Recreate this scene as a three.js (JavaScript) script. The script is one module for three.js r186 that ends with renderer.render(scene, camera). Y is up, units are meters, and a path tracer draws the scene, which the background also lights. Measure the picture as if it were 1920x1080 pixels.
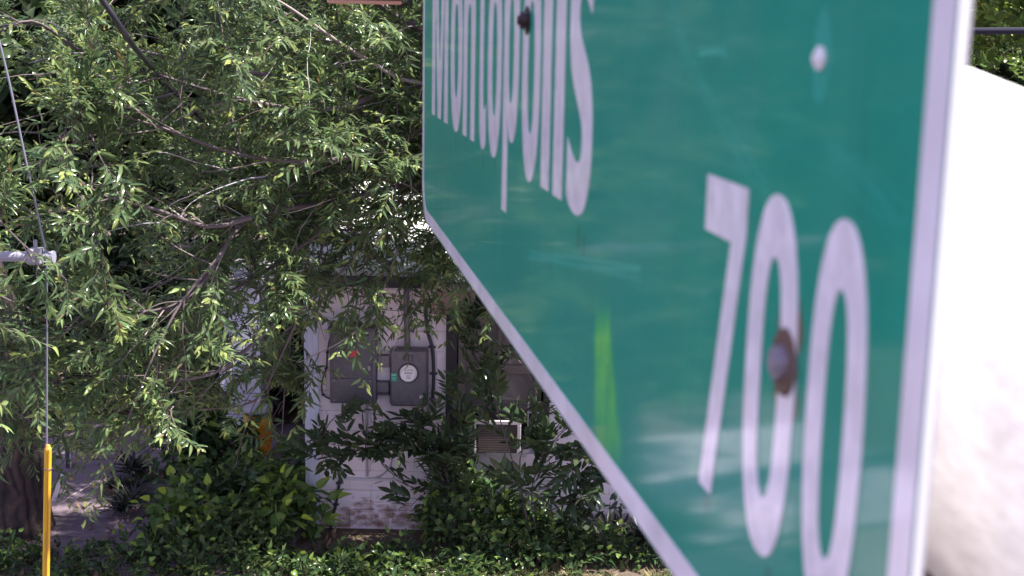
import * as THREE from 'three';
import { FontLoader } from 'three/addons/loaders/FontLoader.js';
import { RoundedBoxGeometry } from 'three/addons/geometries/RoundedBoxGeometry.js';
import { mergeGeometries } from 'three/addons/utils/BufferGeometryUtils.js';
import { ImprovedNoise } from 'three/addons/math/ImprovedNoise.js';

// ------------------------------------------------------------------ camera, sky, sun, exposure
const scene = new THREE.Scene();
const FOCAL = 2500, PITCH = 11.53, ROLL = 1.1, EYE = 4.7;          // focal length in pixels of a 1920 wide picture
const camera = new THREE.PerspectiveCamera(2 * Math.atan(540 / FOCAL) * 180 / Math.PI, 16 / 9, 0.05, 400);
camera.position.set(0, EYE, 0);
camera.rotation.set(-PITCH * Math.PI / 180, 0, ROLL * Math.PI / 180, 'YXZ');
camera.focus = 8; camera.userData.fStop = 8;
camera.updateMatrixWorld(true);
scene.add(camera);

const SUN_AZ = 98, SUN_EL = 60;                                    // degrees right of straight ahead, degrees up
const sunDir = new THREE.Vector3(Math.cos(SUN_EL * Math.PI / 180) * Math.sin(SUN_AZ * Math.PI / 180), Math.sin(SUN_EL * Math.PI / 180), -Math.cos(SUN_EL * Math.PI / 180) * Math.cos(SUN_AZ * Math.PI / 180));
{
  const W = 256, H = 128, d = new Float32Array(W * H * 4);
  for (let j = 0; j < H; j++) for (let i = 0; i < W; i++) {
    const el = Math.max(0, ((j + 0.5) / H - 0.5) * Math.PI), k = Math.pow(Math.sin(el), 0.45), o = (j * W + i) * 4;
    d[o] = 0.56 + (0.25 - 0.56) * k; d[o + 1] = 0.55 + (0.26 - 0.55) * k; d[o + 2] = 0.67 + (0.47 - 0.67) * k; d[o + 3] = 1;
  }
  const sky = new THREE.DataTexture(d, W, H, THREE.RGBAFormat, THREE.FloatType);
  sky.mapping = THREE.EquirectangularReflectionMapping; sky.magFilter = THREE.LinearFilter; sky.needsUpdate = true;
  scene.background = sky; scene.environment = sky;
}
const sun = new THREE.DirectionalLight(new THREE.Color(1, 0.95, 0.86), 5);
sun.position.copy(sunDir).multiplyScalar(40).add(new THREE.Vector3(0, 0, -10)); sun.target.position.set(0, 0, -10);
sun.castShadow = true; sun.shadow.mapSize.set(4096, 4096);
Object.assign(sun.shadow.camera, { left: -20, right: 20, top: 20, bottom: -20, near: 1, far: 100 });
scene.add(sun, sun.target);
const renderer = new THREE.WebGLRenderer();
renderer.toneMapping = THREE.LinearToneMapping;
renderer.toneMappingExposure = 3.3;
renderer.shadowMap.enabled = true;

// ------------------------------------------------------------------ helpers
const V = (x, y, z) => new THREE.Vector3(x, y, z), UP = V(0, 1, 0), rad = (a) => a * Math.PI / 180;
function rng(seed) { let a = seed >>> 0; return () => { a = (a + 0x6D2B79F5) | 0; let t = Math.imul(a ^ (a >>> 15), 1 | a); t = (t + Math.imul(t ^ (t >>> 7), 61 | t)) ^ t; return ((t ^ (t >>> 14)) >>> 0) / 4294967296; }; }
const R0 = rng(7);
const pick = (r, a) => a[Math.floor(r() * a.length) % a.length];
const span = (r, a, b) => a + (b - a) * r();
const noise = new ImprovedNoise();
const fbm = (x, y, z) => noise.noise(x, y, z) + 0.5 * noise.noise(2.1 * x, 2.1 * y, 2.1 * z + 7) + 0.25 * noise.noise(4.3 * x, 4.3 * y, 4.3 * z + 3);
function sight(px, py) { return V((px - 960) / FOCAL, -(py - 540) / FOCAL, -1).applyQuaternion(camera.quaternion); }
// surveyed points: where the line of sight of a photo pixel meets a depth, or the ground
function at(px, py, depth) { const v = sight(px, py); return v.multiplyScalar(depth / -v.z).add(camera.position); }
function onGround(px, py) { const v = sight(px, py); return v.multiplyScalar(-EYE / v.y).add(camera.position); }
const used = {};
function numbered(name) { const k = used[name] = (used[name] ?? -1) + 1; return k ? `${name}_${String(k).padStart(3, '0')}` : name; }
function shade(o) { o.traverse((m) => { if (m.isMesh) { m.castShadow = true; m.receiveShadow = true; } }); return o; }
function thing(name, label, category, pos = [0, 0, 0], turn = 0, group) {
  const o = new THREE.Group(); o.name = numbered(name); scene.add(o);
  o.position.set(...(pos.isVector3 ? pos.toArray() : pos)); o.rotation.y = turn; o.userData = { label, category };
  if (group) o.userData.group = group;
  return o;
}
function part(name, geometry, material, parent, pos) { const m = new THREE.Mesh(geometry, material); m.name = name; if (pos) m.position.set(...pos); m.castShadow = m.receiveShadow = true; parent.add(m); return m; }
function struct(name, geometry, material, pos) { const m = part(name, geometry, material, scene, pos); m.name = numbered(name); m.userData.kind = 'structure'; return m; }
const std = (r, g, b, rough = 0.7, more = {}) => new THREE.MeshStandardMaterial({ color: new THREE.Color().setRGB(r, g, b), roughness: rough, ...more });
const phys = (r, g, b, rough = 0.5, more = {}) => new THREE.MeshPhysicalMaterial({ color: new THREE.Color().setRGB(r, g, b), roughness: rough, ...more });
const box = (w, h, d, x = 0, y = 0, z = 0, r = 0) => { const g = r ? new RoundedBoxGeometry(w, h, d, 1, Math.min(r, w / 2.1, h / 2.1, d / 2.1)) : new THREE.BoxGeometry(w, h, d); return g.translate(x, y, z); };
const merge = (list) => mergeGeometries(list.map((g) => g.index ? g.toNonIndexed() : g));
const tube = (pts, r, seg = 24, sides = 8) => new THREE.TubeGeometry(new THREE.CatmullRomCurve3(pts), seg, r, sides);
const cyl = (r0, r1, h, x, y, z, n = 20) => new THREE.CylinderGeometry(r0, r1, h, n).translate(x, y, z);
function canvasTex(w, h, draw, srgb = true) {
  const c = document.createElement('canvas'); c.width = w; c.height = h; draw(c.getContext('2d'), w, h);
  const t = new THREE.CanvasTexture(c); if (srgb) t.colorSpace = THREE.SRGBColorSpace; t.wrapS = t.wrapT = THREE.RepeatWrapping; return t;
}
function noiseTex(w, h, f, repeat) {                                // f(u, v) -> [r, g, b] 0..1 linear or grey
  const d = new Uint8Array(w * h * 4);
  for (let j = 0; j < h; j++) for (let i = 0; i < w; i++) { const c = f(i / w, j / h), o = (j * w + i) * 4; for (let k = 0; k < 3; k++) d[o + k] = Math.max(0, Math.min(255, 255 * (c.length ? c[k] : c))); d[o + 3] = 255; }
  const t = new THREE.DataTexture(d, w, h); t.magFilter = THREE.LinearFilter; t.wrapS = t.wrapT = THREE.RepeatWrapping; if (repeat) t.repeat.set(...repeat); t.needsUpdate = true; return t;
}
// a noise that wraps round: blended copies
const wrapNoise = (u, v, f, z) => { const n = (a, b) => fbm(a * f, b * f, z); return (n(u, v) * (1 - u) + n(u - 1, v) * u) * (1 - v) + (n(u, v - 1) * (1 - u) + n(u - 1, v - 1) * u) * v; };
const grime = noiseTex(256, 256, (u, v) => 0.82 + 0.22 * wrapNoise(u, v, 7, 1) + 0.1 * wrapNoise(u, v, 30, 4));
const roughBump = noiseTex(256, 256, (u, v) => 0.5 + 0.4 * wrapNoise(u, v, 24, 9));

// collects leaves and stems in one geometry with a colour per piece
class Growth {
  constructor() { this.p = []; this.c = []; this.i = []; this.n = []; }
  vert(v, col) { this.p.push(v.x, v.y, v.z); this.c.push(...col); return this.p.length / 3 - 1; }
  leaf(base, dir, normal, L, w, col, { curl = 0.15, fold = 0.25, broad = 0.42, twist = 0, seg = 4 } = {}) {
    const d = dir.clone().normalize(), n0 = normal.clone().addScaledVector(d, -normal.dot(d)).normalize(), s0 = d.clone().cross(n0);
    let prev = null, c = base.clone(); const st = L / seg;
    const tip = [];
    for (let k = 0; k <= seg; k++) {
      const u = k / seg, a = twist * u, n = n0.clone().multiplyScalar(Math.cos(a)).addScaledVector(s0, Math.sin(a)), s = s0.clone().multiplyScalar(Math.cos(a)).addScaledVector(n0, -Math.sin(a));
      const wd = w * 0.5 * Math.pow(Math.sin(Math.PI * Math.pow(Math.min(1, u * 0.97 + 0.03), Math.log(0.5) / Math.log(broad))), 0.85);
      if (k) c = c.clone().addScaledVector(d, st).addScaledVector(n0, -curl * st * 2 * (u - 0.5 / seg));
      let ring;
      if (k === 0 || k === seg) { const v = this.vert(c, col); ring = [v, v, v]; }
      else ring = [this.vert(c.clone().addScaledVector(s, -wd).addScaledVector(n, fold * wd), col), this.vert(c, col.map((x) => x * 1.12)), this.vert(c.clone().addScaledVector(s, wd).addScaledVector(n, fold * wd), col)];
      if (prev) for (const q of [0, 1]) { const [a0, a1, b0, b1] = [prev[q], prev[q + 1], ring[q], ring[q + 1]]; if (a0 !== a1) this.i.push(a0, a1, b1); if (b0 !== b1) this.i.push(a0, b1, b0); }
      prev = ring;
    }
  }
  stem(pts, r0, r1, col, sides = 4) {
    let prev = null;
    pts.forEach((p, k) => {
      const t = (pts[Math.min(k + 1, pts.length - 1)].clone().sub(pts[Math.max(0, k - 1)])).normalize(), a = Math.abs(t.y) < 0.9 ? UP : V(1, 0, 0), u = t.clone().cross(a).normalize(), w = t.clone().cross(u), r = r0 + (r1 - r0) * k / (pts.length - 1), ring = [];
      for (let s = 0; s < sides; s++) { const q = s / sides * Math.PI * 2; ring.push(this.vert(p.clone().addScaledVector(u, Math.cos(q) * r).addScaledVector(w, Math.sin(q) * r), col)); }
      if (prev) for (let s = 0; s < sides; s++) { const e = (s + 1) % sides; this.i.push(prev[s], ring[s], ring[e], prev[s], ring[e], prev[e]); }
      prev = ring;
    });
  }
  build() {
    const g = new THREE.BufferGeometry();
    g.setAttribute('position', new THREE.Float32BufferAttribute(this.p, 3)); g.setAttribute('color', new THREE.Float32BufferAttribute(this.c, 3)); g.setIndex(this.i); g.computeVertexNormals();
    return g;
  }
}
const leafMaterial = (tint = [1, 1, 1], coat = 0.55) => new THREE.MeshPhysicalMaterial({ color: new THREE.Color().setRGB(...tint), vertexColors: true, roughness: 0.85, transmission: 0.48, thickness: 0, clearcoat: coat, clearcoatRoughness: 0.2, specularIntensity: 0.25, side: THREE.DoubleSide });
const tinted = (r, c, k = 0.25) => { const f = 1 - k + 2 * k * r(), y = (r() - 0.5) * 0.3; return [c[0] * f * (1 + y), c[1] * f, c[2] * f * (1 - y)]; };

// a shoot grows along +y; leaves stand alternately along it
function makeShoot(seed, o) {
  const r = rng(seed), G = new Growth(), len = o.len * span(r, 0.85, 1.15), n = Math.round(o.n * span(r, 0.85, 1.15)), pts = [], bend = V(span(r, -1, 1), 0, span(r, -1, 1)).multiplyScalar(o.bend ?? 0.18);
  for (let k = 0; k <= 6; k++) { const u = k / 6; pts.push(V(bend.x * u * u * len, len * u * (1 - 0.1 * u), bend.z * u * u * len)); }
  const curve = new THREE.CatmullRomCurve3(pts);
  G.stem(pts, o.stem ?? 0.0032, 0.001, o.bark ?? [0.12, 0.085, 0.075], 3);
  for (let k = 0; k < n; k++) {
    if (o.gaps && r() < o.gaps) continue;
    const u = k === n - 1 ? 0.99 : (o.from ?? 0.12) + (1 - (o.from ?? 0.12)) * (k + 0.5 * r()) / n, p = curve.getPointAt(Math.min(u, 1)), t = curve.getTangentAt(Math.min(u, 1)), side = (k % 2 ? 1 : -1);
    const around = (o.spiral ? k * 2.4 : (k % 2) * Math.PI) + span(r, -0.6, 0.6), out = V(Math.cos(around), 0, Math.sin(around)), ang = rad(span(r, o.angle[0], o.angle[1])) * (k === n - 1 ? 0.2 : 1 - 0.3 * u);
    const d = t.clone().multiplyScalar(Math.cos(ang)).addScaledVector(out, Math.sin(ang)).normalize(), nn = V(0, 0.35, 1).addScaledVector(out, -0.1).add(V(span(r, -0.6, 0.6), span(r, -0.6, 0.6), span(r, -0.4, 0.4))), L = o.leaf[0] * span(r, 0.5, 1.32) * (0.75 + 0.5 * Math.sin(Math.PI * Math.min(1, u + 0.15))), col = r() < 0.012 && o.leaf[1] < 0.04 ? tinted(r, [0.17, 0.11, 0.05], 0.3) : tinted(r, u > 0.85 && o.tip ? o.tip : o.color, 0.34);
    const b = p.clone().addScaledVector(d, o.petiole ?? 0.006);
    if (o.petiole > 0.015) G.stem([p, b], 0.0013, 0.001, col.map((x) => x * 0.9), 3);
    G.leaf(b, d, nn, L, o.leaf[1] * span(r, 0.8, 1.2), col, { curl: span(r, -0.15, 0.75), fold: span(r, 0.05, 0.6), broad: (o.broad ?? 0.42) * span(r, 0.9, 1.12), twist: span(r, -1.1, 1.1), seg: o.seg ?? 4 });
  }
  return G.build();
}
// a compound leaf: leaflets in pairs along a drooping rachis that grows along +y
function makeFrond(seed, o) {
  const r = rng(seed), G = new Growth(), pts = []; const len = o.len * span(r, 0.85, 1.15);
  for (let k = 0; k <= 5; k++) { const u = k / 5; pts.push(V(0, len * u * (1 - 0.15 * u), 0.35 * len * u * u)); }
  const curve = new THREE.CatmullRomCurve3(pts); G.stem(pts, 0.0026, 0.0012, [0.07, 0.075, 0.04], 3);
  for (let k = 0; k < o.pairs; k++) for (const s of [-1, 1]) {
    const u = 0.3 + 0.6 * k / (o.pairs - 1), p = curve.getPointAt(u), t = curve.getTangentAt(u), d = t.clone().multiplyScalar(0.75).add(V(s * 0.75, 0, 0)).add(V(0, 0, span(r, 0.05, 0.6)));
    G.leaf(p, d, V(span(r, -0.3, 0.3), span(r, -0.2, 0.2), -1), o.leaf[0] * span(r, 0.8, 1.2), o.leaf[1] * span(r, 0.85, 1.15), tinted(r, o.color, 0.25), { curl: span(r, -0.5, 0.1), fold: 0.25, broad: o.broad ?? 0.45 });
  }
  const t = curve.getTangentAt(1); G.leaf(pts[5], t, V(0, 0, -1), o.leaf[0] * 1.15, o.leaf[1] * 1.1, tinted(r, o.color, 0.25), { curl: -0.2, broad: 0.45 });
  return G.build();
}
// places sprigs: those that show largest as parts, the rest as one mass per kind of sprig
function strew(root, partName, massName, variants, mats, list, most = 250, seed = 3) {
  const r = rng(seed), inv = root.position.clone();
  root.updateMatrixWorld(true);
  const toLocal = root.matrixWorld.clone().invert(), frustum = new THREE.Frustum().setFromProjectionMatrix(new THREE.Matrix4().multiplyMatrices(camera.projectionMatrix, camera.matrixWorld.clone().invert()));
  const sorted = list.map((e) => ({ e, d: frustum.containsPoint(e.pos) ? e.pos.distanceTo(camera.position) : 1e3 + e.pos.distanceTo(camera.position) })).sort((a, b) => a.d - b.d);
  const masses = variants.map(() => []);
  const M = new THREE.Matrix4();
  sorted.forEach(({ e, d }, k) => {
    const v = Math.floor(r() * variants.length) % variants.length, y = e.dir.clone().normalize(), side = (Math.abs(y.y) < 0.95 ? y.clone().cross(UP) : V(1, 0, 0)).normalize(), face = side.clone().cross(y).normalize();   // the leaves' faces look up
    const a = (e.roll ?? 0) + span(r, -0.7, 0.7), z = face.clone().multiplyScalar(Math.cos(a)).addScaledVector(side, Math.sin(a)), x = y.clone().cross(z).normalize(), s = e.scale ?? 1;
    M.makeBasis(x.multiplyScalar(s), y.multiplyScalar(s), z.multiplyScalar(s)).setPosition(e.pos).premultiply(toLocal);
    if (k < most && d < 900) { const m = new THREE.Mesh(variants[v], pick(r, mats)); m.name = partName; m.castShadow = m.receiveShadow = true; M.decompose(m.position, m.quaternion, m.scale); root.add(m); }
    else masses[v].push({ m: M.clone(), tint: e.tint ?? span(r, 0.7, 1.3) });
  });
  masses.forEach((list2, v) => {
    if (!list2.length) return;
    const im = new THREE.InstancedMesh(variants[v], mats[0], list2.length), c = new THREE.Color();
    list2.forEach((q, k) => { im.setMatrixAt(k, q.m); im.setColorAt(k, c.setRGB(q.tint, q.tint, q.tint)); });
    im.name = massName; im.userData.kind = 'stuff'; im.castShadow = im.receiveShadow = true; root.add(im);
  });
}
function limbGeometry(pts, r0, r1, seg = 16, sides = 6) {            // a tapered, slightly knobbly tube
  const c = new THREE.CatmullRomCurve3(pts), g = new THREE.TubeGeometry(c, seg, 1, sides), p = g.attributes.position;
  for (let k = 0; k <= seg; k++) { const o = c.getPointAt(k / seg), r = r0 + (r1 - r0) * Math.pow(k / seg, 0.8); for (let s = 0; s <= sides; s++) { const q = k * (sides + 1) + s, v = V(p.getX(q), p.getY(q), p.getZ(q)).sub(o).multiplyScalar(r * (1 + 0.12 * Math.sin(k * 2.7 + r0 * 900))).add(o); p.setXYZ(q, v.x, v.y, v.z); } }
  g.computeVertexNormals(); return g;
}
const local = (g, root) => { root.updateMatrixWorld(true); return g.applyMatrix4(root.matrixWorld.clone().invert()); };

// ------------------------------------------------------------------ ground, driveway
const soilMap = noiseTex(512, 512, (u, v) => { const a = wrapNoise(u, v, 6, 2), b = wrapNoise(u, v, 40, 5); return [0.33 + 0.1 * a + 0.12 * b, 0.28 + 0.09 * a + 0.1 * b, 0.24 + 0.06 * a + 0.09 * b]; });
soilMap.colorSpace = THREE.SRGBColorSpace; soilMap.repeat.set(1 / 2.3, 1 / 2.3);
const soil = new THREE.MeshStandardMaterial({ map: soilMap, roughness: 0.95, bumpMap: roughBump, bumpScale: 0.02 });
function sheet(w, d, x, y, z, turn = 0) { const g = new THREE.PlaneGeometry(w, d).rotateX(-Math.PI / 2), p = g.attributes.position, uv = g.attributes.uv; for (let k = 0; k < uv.count; k++) uv.setXY(k, p.getX(k), p.getZ(k)); return g.rotateY(turn).translate(x, y, z); }
struct('ground', sheet(700, 700, 0, 0, -40), soil);
const slabMap = noiseTex(512, 512, (u, v) => { const a = wrapNoise(u, v, 5, 11), b = wrapNoise(u, v, 60, 15), s = Math.max(0, wrapNoise(u, v, 9, 21) - 0.25); return [0.55 + 0.08 * a + 0.07 * b - 0.25 * s, 0.51 + 0.08 * a + 0.07 * b - 0.25 * s, 0.53 + 0.08 * a + 0.07 * b - 0.22 * s]; });
slabMap.colorSpace = THREE.SRGBColorSpace;
const slabMats = [0.8, 1, 1.2].map((k) => std(0.5 * k, 0.44 * k, 0.5 * k, 0.9, { map: slabMap, bumpMap: roughBump, bumpScale: 0.004 }));
{
  const palePad = std(2.1, 2.2, 2.5, 0.8, { map: slabMap }), road = new THREE.Group(); road.name = 'driveway'; road.userData.kind = 'structure'; scene.add(road);  // pale pad: slabs out of view, brightened for their reflection in the sign
  const rows = [-10.2, -11.75, -13.22, -14.75];
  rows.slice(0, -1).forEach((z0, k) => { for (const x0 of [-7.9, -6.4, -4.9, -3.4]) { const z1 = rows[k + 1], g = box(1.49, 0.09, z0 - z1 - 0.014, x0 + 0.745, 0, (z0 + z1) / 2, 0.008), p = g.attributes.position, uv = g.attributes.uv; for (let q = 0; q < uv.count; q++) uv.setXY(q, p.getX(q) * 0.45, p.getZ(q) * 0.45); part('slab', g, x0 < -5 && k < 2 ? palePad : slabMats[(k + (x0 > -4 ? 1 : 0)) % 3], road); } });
}

{ // pavement and road under the camera, below the frame
  const w = new THREE.Group(); w.name = 'pavement'; w.userData.kind = 'structure'; scene.add(w);
  const pale = [0.95, 1.05].map((k) => std(1.5 * k, 1.42 * k, 1.4 * k, 0.9, { map: slabMap, bumpMap: roughBump, bumpScale: 0.003 }));
  for (let k = 0; k < 14; k++) { const g = box(1.49, 0.12, 1.9, -9.7 + k * 1.5, 0.0, -9.1, 0.01), p = g.attributes.position, uv = g.attributes.uv; for (let q = 0; q < uv.count; q++) uv.setXY(q, p.getX(q) * 0.45, p.getZ(q) * 0.45); part('slab', g, pale[k % 2], w); }
  part('kerb', box(21, 0.14, 0.15, 0, 0.0, -8.06, 0.015), pale[0], w);
  struct('road', sheet(60, 14, 0, 0.004, -0.95), std(0.25, 0.24, 0.25, 0.95, { map: slabMap, bumpMap: roughBump, bumpScale: 0.006 }));
}
// ------------------------------------------------------------------ the white block building
const WALL = 11.7, X0 = -1.87, X1 = 4.6, ROOF = 2.42;
const wallAt = (px, py, proud = 0) => at(px, py, WALL - proud);
const paintMap = canvasTex(1536, 640, (c, w, h) => {               // covers 6.5 m by 2.6 m: white paint with dirt, runs and a few cracks
  const r = rng(91); c.fillStyle = '#e6dfe3'; c.fillRect(0, 0, w, h);
  for (let k = 0; k < 2600; k++) { const g = 165 + 80 * r(); c.fillStyle = `rgba(${g},${g * 0.96},${g * 0.97},0.07)`; c.beginPath(); c.ellipse(w * r(), h * r(), 4 + 40 * r(), 3 + 16 * r(), 0, 0, 7); c.fill(); }
  for (let k = 0; k < 160; k++) { const x = w * r(), y = h * r(); c.fillStyle = `rgba(120,105,100,${0.03 + 0.06 * r()})`; c.fillRect(x, y, 1 + 3 * r(), 20 + 130 * r()); }
  for (let k = 0; k < 2200; k++) { const x = w * r(), y = h - 6 - 46 * Math.pow(r(), 2.2) - (x > 95 && x < 230 ? 30 * r() : 0); c.fillStyle = `rgba(${95 + 40 * r()},${72 + 25 * r()},${60 + 20 * r()},0.2)`; c.beginPath(); c.ellipse(x, y, 2 + 12 * r(), 1 + 6 * r(), 0, 0, 7); c.fill(); }
  c.strokeStyle = 'rgba(40,34,40,0.75)'; c.lineWidth = 1.4;
  for (const pts of [[[262, 640], [262, 592], [272, 586], [300, 584], [308, 560], [306, 536]], [[150, 530], [172, 522], [190, 520], [196, 505]], [[306, 588], [312, 604], [306, 622]], [[480, 560], [540, 552], [600, 556]]]) { c.beginPath(); pts.forEach(([x, y], k) => k ? c.lineTo(x, y) : c.moveTo(x, y)); c.stroke(); }
  c.strokeStyle = 'rgba(60,52,56,0.22)'; c.lineWidth = 1; for (let y = h; y > 0; y -= 46.8) for (let x = 0; x < w; x += 30) if (r() < 0.6) { c.beginPath(); c.moveTo(x, y); c.lineTo(x + 20 + 30 * r(), y); c.stroke(); }
});
paintMap.wrapS = paintMap.wrapT = THREE.ClampToEdgeWrapping;
const whitePaint = new THREE.MeshStandardMaterial({ map: paintMap, color: new THREE.Color().setRGB(0.9, 0.86, 0.9), roughness: 0.75, bumpMap: roughBump, bumpScale: 0.002 });
const whiteTrim = std(0.62, 0.58, 0.64, 0.6, { map: grime }), tanBoard = std(0.3, 0.2, 0.165, 0.7, { map: grime }), darkWood = std(0.022, 0.018, 0.022, 0.7), glassDark = phys(0.02, 0.02, 0.022, 0.08, { clearcoat: 1, clearcoatRoughness: 0.05 });
const house = thing('block_building', 'low white painted concrete block building with flat white roof behind the leaves', 'building');
const WIN = [-0.585, 0.36, 0.8, 2.12];                              // window opening x0, x1, y0, y1
{
  const core = new THREE.Shape(); core.moveTo(X0 + 0.02, 0); core.lineTo(X1, 0); core.lineTo(X1, ROOF - 0.02); core.lineTo(X0 + 0.02, ROOF - 0.02); core.closePath();
  const hole = new THREE.Path(); hole.moveTo(WIN[0] - 0.01, WIN[2] - 0.01); hole.lineTo(WIN[1] + 0.01, WIN[2] - 0.01); hole.lineTo(WIN[1] + 0.01, WIN[3] + 0.01); hole.lineTo(WIN[0] - 0.01, WIN[3] + 0.01); hole.closePath(); core.holes.push(hole);
  const wall = part('wall', new THREE.ExtrudeGeometry(core, { depth: 0.13, bevelEnabled: false }).translate(0, 0, -WALL - 0.19), std(0.6, 0.56, 0.6, 0.9), house);
  const r = rng(17), H = 0.19, L = 0.4;
  for (let row = 0; row * H < ROOF - 0.05; row++) for (let x = X0 - (row % 2) * L / 2; x < X1; x += L) {
    let a = Math.max(X0, x + 0.0008), b = Math.min(X1, x + L - 0.0008); const y0 = row * H + 0.0008, y1 = Math.min(ROOF - 0.01, (row + 1) * H - 0.0008);
    const inRow = y1 > WIN[2] + 0.03 && y0 < WIN[3] - 0.03; if (inRow) { if (a >= WIN[0] && b <= WIN[1]) continue; if (a < WIN[0] && b > WIN[0]) b = WIN[0]; if (a < WIN[1] && b > WIN[1]) a = WIN[1]; }
    if (b - a < 0.03) continue;
    const depth = 0.06 + 0.002 * r(), g = box(b - a, y1 - y0, depth, (a + b) / 2, (y0 + y1) / 2, -WALL - 0.06 + depth / 2, 0.003), p = g.attributes.position, uv = g.attributes.uv;
    for (let q = 0; q < uv.count; q++) uv.setXY(q, (p.getX(q) - X0) / 6.5, p.getY(q) / 2.6);
    part('block', g, whitePaint, wall);
  }
  part('side_wall', merge([box(0.18, ROOF - 0.03, 5.4, X0 + 0.12, ROOF / 2 - 0.015, -WALL - 2.9), box(0.18, ROOF - 0.03, 5.4, X1 - 0.09, ROOF / 2 - 0.015, -WALL - 2.9), box(X1 - X0, ROOF - 0.03, 0.18, (X0 + X1) / 2, ROOF / 2 - 0.015, -WALL - 5.65)]), whitePaint, house);
  const roof = part('roof', box(X1 - X0 + 0.5, 0.09, 6.3, (X0 + X1) / 2, ROOF + 0.04, -WALL - 2.85, 0.012), std(0.78, 0.77, 0.78, 0.6, { map: grime }), house);
  part('fascia', box(3.1, 0.2, 0.03, 0.85, ROOF - 0.19, -WALL + 0.31, 0.004), tanBoard, house);
  part('fascia', box(1.36, 0.1, 0.03, -1.385, ROOF - 0.01, -WALL + 0.321, 0.004), std(0.05, 0.045, 0.06, 0.8), house);
  part('soffit', box(3.1, 0.02, 0.3, 0.85, ROOF - 0.035, -WALL + 0.145), tanBoard, house);
  part('corner_board', box(0.13, ROOF - 0.06, 0.025, X0 + 0.068, ROOF / 2 - 0.03, -WALL + 0.016, 0.003), std(0.62, 0.63, 0.78, 0.6, { map: grime }), house);
  part('wall_ledge', box(0.92, 0.022, 0.03, -1.17, 0.492, -WALL + 0.013, 0.003), whiteTrim, house);
  // window: dark jambs, two sashes and their glass, sill
  const win = part('window', merge([box(0.1, 1.32, 0.1, WIN[0] + 0.05, 1.46, -WALL - 0.02), box(0.055, 1.32, 0.1, WIN[1] - 0.028, 1.46, -WALL - 0.02), box(0.79, 0.06, 0.1, (WIN[0] + WIN[1]) / 2 + 0.02, 2.09, -WALL - 0.02)]), darkWood, house);
  const tanSash = std(0.16, 0.125, 0.115, 0.6, { map: grime });
  for (const [y0, y1, z] of [[1.52, 2.05, -0.03], [1.14, 1.58, -0.055]]) {
    part('sash', merge([box(0.75, 0.07, 0.035, -0.105, y1 - 0.035, -WALL + z), box(0.75, 0.075, 0.034, -0.105, y0 + 0.037, -WALL + z), box(0.06, y1 - y0, 0.036, -0.445, (y0 + y1) / 2, -WALL + z), box(0.06, y1 - y0, 0.036, 0.255, (y0 + y1) / 2, -WALL + z), box(0.03, y1 - y0, 0.033, -0.1, (y0 + y1) / 2, -WALL + z)]), tanSash, win);
    part('pane', box(0.64, y1 - y0 - 0.1, 0.006, -0.095, (y0 + y1) / 2, -WALL + z - 0.004), phys(0.1, 0.085, 0.085, 0.25, { clearcoat: 1, clearcoatRoughness: 0.08 }), win);
  }
  part('window_sill', merge([box(0.42, 0.035, 0.11, -0.02, 0.815, -WALL + 0.035, 0.006), box(0.38, 0.04, 0.07, -0.03, 0.768, -WALL + 0.025, 0.006)]), whiteTrim, win);
  part('room_darkness', box(1.0, 1.5, 0.02, -0.11, 1.46, -WALL - 0.21), std(0.012, 0.011, 0.014, 0.9), house).name = 'room_dark_sheet';  // dark sheet stands in for the unlit room behind the panes
  const bars = []; for (let k = 0; k < 5; k++) bars.push(box(0.15, 0.012, 0.012, 0.235, 0.86 + k * 0.1, -WALL + 0.012)); for (const x of [0.17, 0.24]) bars.push(box(0.012, 0.5, 0.011, x, 1.06, -WALL + 0.004));
  part('window_guard', merge(bars), std(0.42, 0.4, 0.44, 0.5), win);
}
const metalGrey = std(0.115, 0.105, 0.125, 0.55, { metalness: 0.15, map: grime }), metalLight = std(0.17, 0.155, 0.175, 0.5, { metalness: 0.2, map: grime }), cableDark = std(0.03, 0.027, 0.033, 0.6), paintedPipe = std(0.42, 0.38, 0.42, 0.6, { map: grime });
const font = await new FontLoader().loadAsync('fonts/droid/droid_sans_bold.typeface.json');
function glyph(ch, x0, x1, y0, y1, z, depth = 0) {                 // one letter fitted to its measured box
  const g = depth ? new THREE.ExtrudeGeometry(font.generateShapes(ch, 1), { depth, bevelEnabled: false, curveSegments: 14 }) : new THREE.ShapeGeometry(font.generateShapes(ch, 1), 14); g.computeBoundingBox(); const b = g.boundingBox;
  return g.translate(-b.min.x, -b.min.y, 0).scale((x1 - x0) / (b.max.x - b.min.x), (y1 - y0) / (b.max.y - b.min.y), 1).translate(x0, y0, z);
}
{ // AC unit in the window
  const a = thing('window_air_conditioner', 'boxy window air conditioner with white frame and brown grille under the sashes', 'air conditioner', [-0.105, 0.86, -WALL + 0.02]);
  part('case', box(0.36, 0.27, 0.42, 0, 0.135, 0.06, 0.012), std(0.09, 0.066, 0.06, 0.6, { map: grime }), a);
  part('frame', merge([box(0.42, 0.036, 0.03, 0, 0.288, 0.275, 0.006), box(0.035, 0.272, 0.03, 0.192, 0.134, 0.2755, 0.006), box(0.02, 0.272, 0.03, -0.2, 0.134, 0.2755, 0.005)]), std(0.5, 0.46, 0.5, 0.55, { map: grime }), a);
  for (let k = 0; k < 11; k++) part('slat', box(0.33, 0.008, 0.012, 0, 0.02 + k * 0.022, 0.274).rotateX(0), std(0.1, 0.075, 0.068, 0.6), a);
}
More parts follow.
